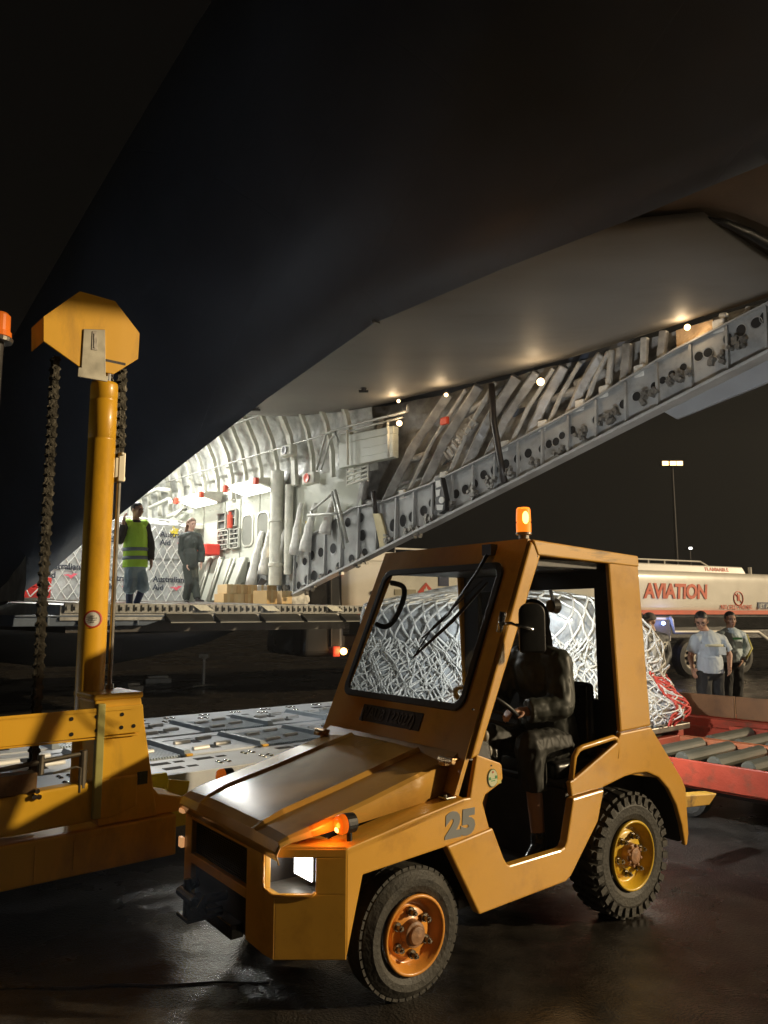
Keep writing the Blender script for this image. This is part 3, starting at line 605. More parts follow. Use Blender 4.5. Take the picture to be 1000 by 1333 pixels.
def skin():
    ts = [-16 + i * .8 for i in range(23)] + [2.7, 3.4, 4.1, 4.8, 5.45, 6.1, 6.8, 7.4, 8.0, 8.7, 9.5, 10.2, 10.82, 10.85, 11.4, 11.99, 12.35, 12.71, 13.1, 13.44, 14.2, 15, 16.5, 18, 20, 22, 25]
    rows = []
    for t in ts:
        ne, ze = interp(EDGE, t)
        if t < 2.7: nc, zc = -2.4, 2.25
        else:
            k = min(1, (t - 2.7) / 10); nc, zc = -2.4, ze + 2.1 + k * .25
        if t >= 10.85: zc = ze + 2.3 - .02 * (t - 10.85)
        r = math.hypot(nc - ne, zc - ze); 
        if t > 13.4: r = 2.37; zc = ze + 2.3
        a0 = math.atan2(ze - zc, ne - nc)
        if t > 15: a0 = R(-90)
        if a0 > 0: a0 -= 2 * math.pi
        # from lower near edge, round the near side, over the top, down the far side
        a1 = -2 * math.pi + R(0) if t < 2.7 else -2 * math.pi - 0.0
        row = []
        tot = a0 + math.pi; 
        start = a0 if a0 < 0 else a0 - 2 * math.pi
        end = -2 * math.pi - (0.15 if t < 3 else (.35 if t > 5 else .25))
        rr = r
        for i in range(33):
            a = start + (end - start) * i / 32
            row.append(AC(t, nc + rr * math.cos(a), zc + rr * math.sin(a)))
        rows.append(row)
    mb = MB(); mb.grid(rows); mb.build('fuselage_skin', GREYSKIN, air, smooth=True, solid=.02)
    # belly under the cargo floor
    rows = []
    for t in [-16, -10, -5, -1, .5, 1.2, 1.5]:
        k = 1 if t < 0 else max(.0, 1 - t / 1.6)
        rows.append([AC(t, -2.4 + 3.05 * math.cos(R(a)), .04 - (.35 + .75 * k) * abs(math.sin(R(a)))) for a in range(180, 361, 15)])
    mb = MB(); mb.grid(rows); mb.build('belly', GREYSKIN, air, smooth=True, solid=.04)
    # sponson with the main gear along the near side
    rows = []
    for t, k in ((-13, .05), (-12, .5), (-10, .9), (-6, 1), (-3, .9), (-1.4, .6), (-.4, .12)):
        rows.append([AC(t, -5.0 + (-1.15 * k) * math.cos(R(a)) * 1.0, .25 + 1.0 * k * math.sin(R(a))) for a in range(-90, 91, 15)])
    mb = MB(); mb.grid(rows); mb.build('sponson', GREYSKIN, air, smooth=True, solid=.04)
    for t in (-9.5, -8.2, -5.6, -4.3):
        mb = MB(); mb.lathe([(0, .2), (0, .5), (.06, .58), (.34, .58), (.4, .5), (.4, .2)], AC(t, -5.0, -1.07), AIR.b, 28); mb.build('main_wheel', RUB, air)
        mb = MB(); mb.cyl(AC(t, -4.8, -1.0), AC(t, -4.8, -.3), .14); mb.build('gear_strut', DARKM, air)
    # strake at the corner of the skin where the near longeron ends
    mb = MB(); mb.prism([AC(10.6, -4.36, 2.75), AC(10.86, -4.30, 2.33), AC(10.89, -4.30, 2.33), AC(10.64, -4.36, 2.76)], AIR.b * .06); mb.build('skin_corner_trim', BEAMM, air)
    # cargo door folded up under the roof, seen from below
    rows = []
    ts = [1.2 + i * .5 for i in range(23)] + [12.58]
    for t in ts:
        z = door_z(t); nn = []
        for i in range(15):
            near = -4.67 if t < 11.5 else -2.64 - (12.1 - t) * .9 if t < 12.15 else -2.64 + (t - 12.15) * 1.2
            n = -.12 + (near + .12) * i / 14; u = (n + 2.4) / 2.4
            nn.append(AC(t, n, z + .05 - .10 * (1 - abs(u) ** 3) + .012 * math.sin(t * 2.1 + n * 3)))
        rows.append(nn)
    mb = MB(); mb.grid(rows); mb.build('cargo_door', DOORM, air, smooth=True, solid=.08)
    for t, n in ((4.2, -1.4), (2.2, -2.6), (6.9, -1.2)):
        mb = MB(); z = door_z(t) - .09; mb.cyl(AC(t, n, z), AC(t, n, z - .05), .05, .03, 10); mb.bxw(AC(t, n, z - .05), (.14, .05, .03)); mb.build('door_fitting', DARKM, air)
    # tail cone underside aft of the door, with the curved door gap
    rows = []
    for t in (11.4, 12.4, 13.0, 14, 15.5, 17, 19):
        z = 3.40 + max(0, t - 12.6) * .24
        rows.append([AC(t, n, z + .02 * math.sin(n * 3)) for n in (-3.0, -2.6, -2.1, -1.2, -.4, .2)])
    mb = MB(); mb.grid(rows); mb.build('tail_underside', mat('tail_underside_paint', (.20, .15, .11), .6, var=.1, bump=.1), air, smooth=True, solid=.05)
    pts = [AC(*q) for q in [(a, b, c) for a, b, c in [hz(920, 283, 3.32), hz(945, 290, 3.32), hz(975, 303, 3.33), hz(1010, 322, 3.33), hz(1060, 350, 3.34)]]]
    mb = MB(); mb.tube(pts, [.012, .03, .045, .055, .06], 6); mb.build('door_gap_seal', BLK, air, smooth=True)
    # horizontal fairing plate under the far sill, right
    P = [AIR.at_b(x, y, .12) for x, y in ((850, 528), (866, 541), (1010, 482), (1120, 432), (1120, 400), (1010, 455))]
    mb = MB(); mb.prism([AIR(q[0], .12 + (.25 if i in (1, 2, 3) else 0), q[2]) for i, q in enumerate(P)], AIR.b * .05); mb.build('sill_fairing', mat('fairing_grey_paint', (.30, .32, .34), .5, var=.08, bump=.05), air, .01)
def hz(x, y, z):
    d = ray(x, y); p = Vector((0, 0, CAM_H)) + d * (z / d.z); q = AIR.loc(p); return (q[0], q[1], z)
def bay():
    # floor, ramp and the ramp's rear lip
    def FZ(t): return .22 if t < 1.5 else .22 - .10 * (t - 1.5) / 3.5
    mb = MB(); mb.box(AIR, -13, 1.5, -5.0, .1, 1.55, CAM_H + .22); mb.build('cargo_floor', FLOORM, air)
    mb = MB(); mb.hexa([AC(1.5, -4.8, .0), AC(5.0, -4.75, -.09), AC(5.0, .15, -.09), AC(1.5, .15, .0), AC(1.5, -4.8, .218), AC(5.0, -4.75, .12), AC(5.0, .15, .12), AC(1.5, .15, .218)]); rp = mb.build('ramp', FLOORM, air, .01)
    mb = MB()
    for n in (-4.3, -3.3, -2.2, -1.2, -.3):
        mb.hexa([AC(1.4, n - .06, .2), AC(4.9, n - .06, .1), AC(4.9, n + .06, .1), AC(1.4, n + .06, .2), AC(1.4, n - .06, .25), AC(4.9, n - .06, .15), AC(4.9, n + .06, .15), AC(1.4, n + .06, .25)])
    mb.build('roller_rail', STEEL, rp)
    # detailed lip: upper toothed row, lower row of slanted plates
    mb = MB(); n = -4.7
    while n < .62:
        mb.box(AIR, 5.0, 5.035, n, n + .075, CAM_H + .03, CAM_H + .13); mb.box(AIR, 5.0, 5.06, n + .02, n + .05, CAM_H + .055, CAM_H + .10)
        n += .105
    mb.box(AIR, 4.98, 5.02, -4.7, .65, CAM_H + .12, CAM_H + .145); mb.box(AIR, 4.98, 5.03, -4.7, .65, CAM_H + .015, CAM_H + .035); mb.build('ramp_lip_teeth', mat('lip_pale_grey', (.30, .30, .28), .5, var=.3, vs=20, dirt=.4), rp)
    for i, n in enumerate([-3.3 + .78 * k for k in range(5)]):
        mb = MB(); mb.hexa([AC(5.02, n, -.10), AC(5.16, n + .03, -.13), AC(5.16, n + .71, -.13), AC(5.02, n + .74, -.10), AC(5.0, n, .0), AC(5.14, n + .03, -.095), AC(5.14, n + .71, -.095), AC(5.0, n + .74, .0)]); mb.build('ramp_toe', mat('toe_dark_%d' % i, (.06, .06, .058), .35, metal=.5, bump=.1), rp, .006)
        mb = MB(); mb.tube([AC(5.17, n + .02, -.12), AC(5.17, n + .72, -.12)], .008, 6); mb.tube([AC(5.02, n + .02, .008), AC(5.02, n + .72, .008)], .008, 6); mb.build('toe_edge', PIPE, rp)
    for n in (-2.9, -1.75, -.5, .25):
        mb = MB(); mb.prism([AC(5.05, n, .13), AC(5.05, n + .22, .13), AC(5.09, n + .32, .05), AC(5.09, n + .10, .05)], AIR.a * .02); mb.build('lip_plate', FRAMEM, rp)
    # blue grey walkway box the vested person stands on
    bl = mat('blue_grey_box_paint', (.12, .15, .20), .5, var=.1, dirt=.3)
    mb = MB(); mb.hexa([AC(4.0, -5.3, -.16), AC(4.95, -5.3, -.16), AC(4.95, -3.55, -.16), AC(4.0, -3.55, -.16), AC(4.0, -5.3, -.012), AC(4.98, -5.3, -.012), AC(4.98, -3.1, -.012), AC(4.0, -3.1, -.012)])
    for n in (-4.9, -4.5, -4.1, -3.7): mb.box(AIR, 4.97, 5.0, n, n + .03, CAM_H - .15, CAM_H - .02)
    mb.box(AIR, 4.97, 5.01, -5.3, -3.15, CAM_H - .04, CAM_H - .015)
    mb.build('ramp_walkway', bl, air, .01)
    mb = MB(); mb.box(AIR, 1.6, 4.8, -4.6, .1, CAM_H - .25, CAM_H - .09)
    mb.build('ramp_understructure', DARKM, air)
    # far wall panels below the lights
    W = .0
    pa = [(-12, -2.2), (-2.2, -.35), (-.33, .62), (.64, 1.30), (1.32, 2.06), (2.08, 2.62)]
    for a0, a1 in pa:
        mb = MB(); mb.box(AIR, a0 + .008, a1 - .008, W, W + .05, CAM_H + (1.05 if a0 > -.4 else .3), CAM_H + 2.42); pn = mb.build('wall_panel', PANELM, air, .008)
        b_ = MB(); k = 0
        t = a0 + .12
        while t < a1 - .05: b_.cyl(AC(t, -.006, 2.3), AC(t, 0, 2.3), .018, n=8); t += .16
        b_.build('rivet_row', mat('rivet_grey', (.4, .4, .35), .5), pn)
    mb = MB(); mb.hexa([AC(3.15, .04, .5), AC(5.3, .04, 1.1), AC(5.3, .08, 1.1), AC(3.15, .08, .5), AC(3.15, .04, 2.55), AC(5.3, .04, 2.55), AC(5.3, .08, 2.55), AC(3.15, .08, 2.55)]); mb.build('wall_panel', PANELM, air, .008)
    mb = MB(); mb.box(AIR, -12, 3.1, .45, .5, CAM_H + .1, CAM_H + 2.6); mb.build('wall_backing', LINER, air)
    # three oval ports; the shade of their recesses is painted on a plate
    for x, y in ((323, 691), (343, 688), (361, 684)):
        q = AH(x, y); c = AC(q[0], -.012, q[2])
        pts = []
        for cu, cv, a in ((.10, -.20, -90), (.10, .22, 0), (-.10, .22, 90), (-.10, -.20, 180)):
            rr = .13
            for i in range(5): th = R(a + 22.5 * i); pts.append((cu + rr * math.cos(th), cv + rr * math.sin(th)))
        mb = MB(); n_ = len(pts); vs = [c + AIR.a * u + AIR.z * v for u, v in pts] + [c + AIR.a * u * .86 + AIR.z * v * .9 - AIR.b * .012 for u, v in pts]
        mb.add(vs, [(i, (i + 1) % n_, n_ + (i + 1) % n_, n_ + i) for i in range(n_)]); fr = mb.build('oval_port', FRAMEM, air, smooth=False, solid=.01)
        mb = MB(); mb.prism([c + AIR.a * u * .88 + AIR.z * v * .92 - AIR.b * .002 for u, v in pts], AIR.b * .01); mb.build('port_recess_shade', mat('recess_shade_grey', (.17, .17, .14), .7), fr)
    # equipment racks and cabinets
    rk = mat('rack_shelf_grey', (.40, .40, .34), .5)
    for x0, y0, x1, y1, ns in ((286, 667, 297, 690, 1), (286, 690, 300, 716, 3), (300, 663, 310, 686, 1), (302, 688, 314, 714, 3)):
        a = AH(x0, y1); b_ = AH(x1, y0)
        mb = MB(); mb.box(AIR, a[0], b_[0], -.02, .0, CAM_H + a[2], CAM_H + b_[2]); rb = mb.build('equipment_rack', mat('rack_dark_back', (.09, .09, .08), .6), air)
        mb = MB()
        for t in (a[0], b_[0]): mb.box(AIR, t - .015, t + .015, -.07, -.02, CAM_H + a[2], CAM_H + b_[2])
        for k in range(ns + 2): z = a[2] + (b_[2] - a[2]) * k / (ns + 1); mb.box(AIR, a[0], b_[0], -.07, -.02, CAM_H + z - .01, CAM_H + z + .01)
        mb.build('rack_shelf', rk, rb)
        if ns == 3:
            mb = MB(); rnd = random.Random(int(x0))
            for k in range(14):
                t = rnd.uniform(a[0] + .03, b_[0] - .03); z = a[2] + (b_[2] - a[2]) * rnd.choice((0, .25, .5, .75)) + .05
                mb.bxw(AC(t, -.045, z + .02), (.03, .03, .08))
            mb.build('rack_gear', mat('rack_gear_grey_%d' % x0, (.28, .27, .23), .4, var=.5, vs=15), rb)
    q = AH(305, 678); mb = MB(); mb.cyl(AC(q[0], -.10, q[2] - .16), AC(q[0], -.10, q[2] + .12), .06, n=14); mb.cyl(AC(q[0], -.10, q[2] + .12), AC(q[0], -.10, q[2] + .18), .03, n=10); mb.build('fire_extinguisher', REDP, air, smooth=False)
    a = AH(264, 724, -.25); b_ = AH(279, 708, -.25)
    mb = MB(); mb.box(AIR, a[0], b_[0], -.45, -.1, CAM_H + a[2], CAM_H + b_[2]); rb = mb.build('red_equipment_bag', mat('red_bag_fabric', (.75, .05, .03), .6, bump=.5, bs=20), air, .03)
    mb = MB(); mb.box(AIR, a[0] + .05, b_[0] - .05, -.465, -.45, CAM_H + (a[2] + b_[2]) / 2, CAM_H + (a[2] + b_[2]) / 2 + .02); mb.build('bag_strap', BLK, rb)
    # boxes, shelf by the flight suit person
    mb = MB(); a = AH(262, 690); mb.bxw(AC(-.55, -.2, 1.95), (.5, .35, .12), Matrix.Rotation(AIR.ang, 3, 'Z')); mb.build('stowage_tray', FRAMEM, air, .02)
    # big round duct column
    q = AH(368, 640); q2 = AH(368, 752)
    mb = MB(); mb.lathe([(0, .13), (.35, .13), (.36, .145), (.42, .145), (.43, .13), (1.2, .13), (1.21, .145), (1.27, .145), (1.28, .13), (2.2, .13)], AC(q2[0], -.16, q2[2] - .15), AIR.z, 20); mb.build('duct_column', FRAMEM, air, smooth=False)
    mb = MB(); mb.lathe([(0, .08), (1.7, .08)], AC(q2[0] + .30, -.08, q2[2] + .05), AIR.z, 14); mb.build('duct_column', FRAMEM, air, smooth=True)
    # folded sidewall seats and slanted supports under the panels
    for i, (x, y0, x2, y1) in enumerate(((268, 784, 277, 728), (284, 784, 290, 726), (299, 782, 304, 728), (314, 780, 322, 726))):
        p = AH(x, y0); r_ = AH(x2, y1)
        mb = MB(); mb.hexa([AC(p[0] - .16, -.35, p[2]), AC(p[0] + .16, -.35, p[2]), AC(p[0] + .16, -.05, p[2]), AC(p[0] - .16, -.05, p[2]), AC(r_[0] - .16, -.14, r_[2]), AC(r_[0] + .16, -.14, r_[2]), AC(r_[0] + .16, -.05, r_[2]), AC(r_[0] - .16, -.05, r_[2])]); st = mb.build('folded_seat', PANELM, air, .02)
        mb = MB(); mb.tube([AC(p[0] + .2, -.38, p[2]), AC(r_[0] + .2, -.17, r_[2])], .025, 8); mb.tube([AC(p[0] - .2, -.38, p[2]), AC(r_[0] - .2, -.17, r_[2])], .025, 8); mb.build('seat_tube', FRAMEM, st, smooth=True)
    # curtained struts draped in white cloth rising from the sill
    for x0, y0, x1, y1, wd in ((328, 762, 342, 692, .10), (343, 748, 352, 690, .09), (361, 738, 373, 690, .10), (384, 722, 393, 655, .09), (398, 718, 412, 655, .10), (424, 695, 436, 650, .10)):
        p = AH(x0, y0, -.12); r_ = AH(x1, y1, -.05)
        mb = MB(); m_ = 7; pts = []; rs = []
        for i in range(m_):
            f = i / (m_ - 1); pts.append(AC(p[0] + (r_[0] - p[0]) * (f ** 1.5), -.14 + .08 * f, p[2] + (r_[2] - p[2]) * f)); rs.append(wd * (1.15 - .65 * f) * (1 + .12 * math.sin(i * 2.7)))
        mb.tube(pts, rs, 10); mb.build('wrapped_strut', CLOTH, air, smooth=True)
    # upper ribs and liner
    def ARC(t, k, off=0):  # k 0..1 from light level on the far wall over to the near side
        P = [(.0, 2.42), (-.03, 2.9), (-.16, 3.4), (-.42, 3.9), (-.85, 4.3), (-1.45, 4.58), (-2.4, 4.72), (-3.4, 4.55), (-4.1, 4.1), (-4.6, 3.5), (-4.85, 2.8), (-4.9, 2.0), (-4.9, 1.0), (-4.9, .25)]
        x = k * (len(P) - 1); i = min(int(x), len(P) - 2); f = x - i; n = P[i][0] * (1 - f) + P[i + 1][0] * f; z = P[i][1] * (1 - f) + P[i + 1][1] * f
        c = (-2.4, 2.4); d = math.hypot(n - c[0], z - c[1]); return (n - (n - c[0]) / d * off, z - (z - c[1]) / d * off)
    rows = []
    for i in range(60):
        t = -12 + i * .3
        rows.append([AC(t, *ARC(t, k / 39, -.12 + .035 * abs(math.sin(t * math.pi / .62)) + .02 * math.sin(k * 1.7))) for k in range(40)])
        if t > 4.4: rows[-1] = rows[-1][:22]
    rows_a = [r_ for r_ in rows if len(r_) == 40]; rows_b = [r_ for r_ in rows if len(r_) == 22]
    mb = MB(); mb.grid(rows_a); mb.build('liner', LINER, air, smooth=True)
    mb = MB(); mb.grid([rows_a[-1][:22]] + rows_b); mb.build('liner', LINER, air, smooth=True)
    for i in range(24):
        t = -8.6 + i * .60
        kk = 39 if t < 2.5 else 20
        mb = MB(); a = [ARC(t, k / 39, .0) for k in range(kk)]; b_ = [ARC(t, k / 39, .08) for k in range(kk)]; wd = .028 if i % 4 else .06
        mb.grid([[AC(t - wd, *p) for p in a], [AC(t - wd, *p) for p in b_], [AC(t + wd, *p) for p in b_], [AC(t + wd, *p) for p in a]])
        mb.build('rib', FRAMEM, air, smooth=False, solid=.008)
    for off, k in ((.16, 1.6), (.13, 3.0), (.16, 4.3), (.1, 6.0)):
        mb = MB(); mb.tube([AC(-9 + i * .5, *ARC(0, k / 13, off + .02 * math.sin(i * 1.9))) for i in range(29)], .016, 6); mb.build('cable_run', PIPE, air, smooth=True)
    # forward bulkhead with framing, and cluttered upper forward area
    mb = MB(); mb.box(AIR, -11.7, -11.6, -5, .2, CAM_H, CAM_H + 4.9); mb.build('forward_bulkhead', PANELM, air)
    for k, (n, z) in enumerate(((-.35, 2.9), (-.5, 3.2), (-.3, 2.6), (-.75, 3.5), (-.2, 2.3))):
        mb = MB(); mb.tube([AC(-3.4 + .4 * k, n, z), AC(-2.2 + .3 * k, n + .05, z + .12), AC(-1.2, n - .1, z - .05)], .05, 8); mb.build('bay_duct', FRAMEM, air, smooth=True)
    # wall lights with housings and the area lamps they are
    for k, (x, y) in enumerate(((273, 656), (342, 640))):
        q = AH(x, y); t = q[0]
        mb = MB(); mb.hexa([AC(t - .62, -.05, 2.42), AC(t - .62, -.50, 2.52), AC(t + .62, -.50, 2.52), AC(t + .62, -.05, 2.42), AC(t - .62, .0, 2.66), AC(t - .62, -.44, 2.62), AC(t + .62, -.44, 2.62), AC(t + .62, .0, 2.66)])
        lt = mb.build('wall_light', FRAMEM, air, .01)
        mb = MB(); mb.hexa([AC(t - .5, -.09, 2.40), AC(t - .5, -.46, 2.485), AC(t + .5, -.46, 2.485), AC(t + .5, -.09, 2.40), AC(t - .5, -.09, 2.42), AC(t - .5, -.46, 2.50), AC(t + .5, -.46, 2.50), AC(t + .5, -.09, 2.42)]); mb.build('light_tube', TUBEL, lt)
        for s_ in (-.6, .6):
            mb = MB(); mb.box(AIR, t + s_ - .05, t + s_ + .05, -.56, -.48, CAM_H + 2.47, CAM_H + 2.60); mb.build('red_end_cap', REDP, lt, .01)
    n_l = 0
    for t, n, z, e in ((-6, -2.4, 4.3, 230), (-2, -2.4, 4.3, 270), (.3, -1.9, 3.95, 300), (3.3, -3.4, 3.5, 150), (2.15, -.62, 2.36, 9)):  # overhead lamps are unseen, added to brighten the bay and the vest
        mb = MB(); mb.box(AIR, t - .3, t + .3, n - .08, n + .08, CAM_H + z + .02, CAM_H + z + .08)
        if n_l < 4: mb.build('added_ceiling_light', TUBEL, air)
        n_l += 1
        ad = bpy.data.lights.new('bay_light', 'AREA'); ad.shape = 'RECTANGLE'; ad.size = 1.0; ad.size_y = .3; ad.energy = e; ad.color = (1, 1, .95)
        ao = bpy.data.objects.new('bay_light', ad); COL.objects.link(ao); ao.location = AC(t, n, z); ao.rotation_euler = (0, 0, AIR.ang)
    # camera shaped speaker and small boxes on the ribs
    for x, y, c_ in ((376, 587, 0), (405, 623, 1)):
        q = AH(x, y, -.25); mb = MB(); mb.bxw(AC(q[0], -.25, q[2]), (.38, .16, .22), Matrix.Rotation(AIR.ang, 3, 'Z')); bo = mb.build('speaker_box', FRAMEM, air, .04)
        mb = MB(); mb.lathe([(0, .0), (0, .07), (-.02, .085), (-.02, .07), (-.01, 0)], AC(q[0], -.34, q[2]), AIR.b, 16); mb.build('speaker_grille', REDP if c_ else DARKM, bo)
    # yellow placard
    q = AH(401, 685); mb = MB(); mb.box(AIR, q[0] - .09, q[0] + .09, .005, .02, CAM_H + q[2] - .1, CAM_H + q[2] + .1); mb.build('yellow_placard', mat('placard_yellow', (.8, .62, .05), .5), air)
    # overhead pipe loop and shelf stack
    def TP(pts, n, r, name, m_, par=None):
        mb = MB(); mb.tube([AC(*(lambda q: (q[0], n, q[2]))(AH(x, y, n))) for x, y in pts], r, 8); return mb.build(name, m_, par or air, smooth=True)
    TP([(412, 612), (424, 566), (432, 561), (480, 548), (525, 537), (531, 535), (531, 527)], -.35, .022, 'overhead_pipe', PIPE)
    TP([(418, 612), (430, 572), (436, 567), (482, 554), (525, 543)], -.32, .018, 'overhead_pipe', PIPE)
    TP([(436, 562), (441, 576)], -.33, .02, 'overhead_pipe', PIPE)
    st = None
    for k, (y0, y1) in enumerate(((557, 570), (567, 582), (578, 593), (589, 601))):
        pl = [AH(x, y, -.3) for x, y in ((441, y0 + 11), (512, y0 - 3), (512, y1 - 6), (441, y1 + 9))]
        mb = MB(); mb.prism([AC(q[0], -.30, q[2]) for q in pl], AIR.b * .12); mb.build('stowed_shelf', PANELM, air, .015)
    for x in (452, 505): TP([(x, 560 - (x - 452) * .2), (x + 1, 605 - (x - 452) * .2)], -.36, .02, 'shelf_strap', FRAMEM)
    mb = MB(); q0, q1 = AH(452, 632, -.2), AH(479, 603, -.2)
    for k in range(5):
        z = q0[2] + (q1[2] - q0[2]) * k / 4; mb.tube([AC(q0[0], -.2, z), AC(q1[0], -.2, z + .05)], .02, 6)
    for k in range(4):
        t = q0[0] + (q1[0] - q0[0]) * k / 3; mb.tube([AC(t, -.2, q0[2]), AC(t, -.2, q1[2] + .04)], .02, 6)
    mb.build('ladder_rack', FRAMEM, air)
    for pts, r_ in (([(403, 667), (436, 640)], .022), ([(401, 671), (445, 668)], .03), ([(436, 638), (452, 706)], .03), ([(432, 640), (448, 714)], .02), ([(405, 664), (408, 678)], .03)):
        TP(pts, -.3, r_, 'actuator_strut', PIPE)
    # back wall above the far sill, dim quilted blankets
    rows = []
    for i in range(41):
        t = 3.9 + i * .3
        zt = door_z(t) + .15; zb = SILLB(t) + .25
        rows.append([AC(t, .52 - .10 * abs(math.sin(t * 2.3)) - .05 * math.sin(k * 1.9 + t), zb + (zt - zb) * k / 12) for k in range(13)])
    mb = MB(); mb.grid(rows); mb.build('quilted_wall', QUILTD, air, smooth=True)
    # slanting frames clad in blankets (surveyed from bottom to top)
    FR = []
    def top_y(x): return interp([(500, 540.), (560, 515.), (640, 495.), (700, 480.), (750, 470.), (830, 440.), (900, 415.), (1000, 390.)], x) + 4
    def bot_y(x): return interp([(470, 660.), (500, 655.), (560, 632.), (640, 594.), (700, 562.), (760, 530.), (800, 507.), (840, 484.), (880, 458.), (940, 428.), (1000, 398.)], x) + 3
    for k_, (xb, dx, wd, lt) in enumerate(((470, 26, .10, 0), (502, 84, .12, 0), (530, 78, .05, 1), (551, 74, .12, 0), (584, 62, .06, 1), (606, 68, .12, 0), (634, 66, .10, 0), (664, 58, .05, 1), (690, 46, .11, 0), (713, 44, .05, 1), (742, 42, .10, 0), (762, 32, .05, 1), (793, 5, .06, 1), (815, 4, .09, 0), (839, 2, .07, 1), (862, 4, .08, 0), (942, 2, .07, 1), (975, 3, .07, 0))):
        xt = xb + dx; yb = bot_y(xb); yt = top_y(xt); FR.append(((xb, yb), (xb + dx * .42, yb + (yt - yb) * .5), (xt, yt), wd, lt))
    for a, b_, c, wd, light in FR:
        mb = MB(); pts = []; rs = []
        q = [AH(*p, .12) for p in (a, b_, c)]
        for i in range(7):
            f = i / 6; u = min(1, f * 2); w2 = max(0, f * 2 - 1)
            t = q[0][0] + (q[1][0] - q[0][0]) * u + (q[2][0] - q[1][0]) * w2; z = q[0][2] + (q[1][2] - q[0][2]) * u + (q[2][2] - q[1][2]) * w2
            pts.append(AC(t, .10, z)); rs.append(wd * .72 * (1 + .08 * math.sin(i * 2.9 + a[0])))
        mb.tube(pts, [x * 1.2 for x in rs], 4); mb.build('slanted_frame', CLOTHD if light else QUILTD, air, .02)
        if light:
            mb = MB(); mb.bxw(AC(q[0][0], .02, q[0][2] + .02), (.14, .06, .16), Matrix.Rotation(AIR.ang, 3, 'Z')); mb.build('frame_foot', CLOTH, air, .02)
    for pts in ([(531, 600), (556, 592)], [(462, 655), (500, 655)], [(604, 540), (660, 505)], [(720, 520), (770, 500)], [(750, 500), (790, 485)]):
        TP(pts, .16, .06, 'cross_brace', QUILTD)
    TP([(640, 500), (643, 550), (652, 602), (657, 628)], -.1, .045, 'door_actuator', DARKM)
    TP([(486, 640), (489, 668)], -.12, .04, 'door_actuator', DARKM)
    mb = MB(); q = [AH(x, y, -.06) for x, y in ((485, 668), (495, 668), (506, 712), (495, 716))]; mb.prism([AC(p[0], -.06, p[2]) for p in q], AIR.b * .05); mb.build('brass_guide', mat('brass_guide_metal', (.42, .36, .22), .4, metal=.5), air, .008)
    mb = MB(); q = [AH(x, y, .2) for x, y in ((592, 600), (628, 552), (620, 546), (586, 590))]; mb.prism([AC(p[0], .1, p[2]) for p in q], AIR.b * .05)
    for k in range(7):
        f = k / 6; mb.tube([AC(q[0][0] + (q[1][0] - q[0][0]) * f, .07, q[0][2] + (q[1][2] - q[0][2]) * f), AC(q[3][0] + (q[2][0] - q[3][0]) * f, .07, q[3][2] + (q[2][2] - q[3][2]) * f)], .02, 6)
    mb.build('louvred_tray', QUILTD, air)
    # red life-raft tag and the copper lit pocket with its lamp
    q = AH(579, 548, .0); mb = MB(); mb.bxw(AC(q[0], 0, q[2]), (.16, .06, .12), Matrix.Rotation(AIR.ang, 3, 'Z')); mb.build('red_tag', REDP, air, .02)
    q = [AH(x, y, .04) for x, y in ((882, 466), (880, 430), (928, 416), (926, 446))]; mb = MB(); mb.prism([AC(p[0], .04, p[2]) for p in q], AIR.b * .03); mb.build('lit_pocket', mat('copper_foil', (.60, .42, .24), .4, metal=.3, bump=.8, bs=10), air)
    for x, y, e, n, r_ in ((520, 551, 14, -.4, .045), (519, 522, 7, -.35, .028), (581, 514, 9, -.3, .030), (704, 497, 16, -.35, .05), (895, 426, 8, -.12, .035)):
        q = AH(x, y, n); mb = MB(); mb.ell(AC(q[0], n, q[2]), (r_, r_, r_)); lp = mb.build('spot_lamp', WARM, air, smooth=True)
        pd = bpy.data.lights.new('spot_glow', 'POINT'); pd.energy = e * .45; pd.color = (1, .72, .42); pd.shadow_soft_size = .06; po = bpy.data.objects.new('spot_glow', pd); COL.objects.link(po); po.location = AC(q[0], n - .12, q[2] - .02)
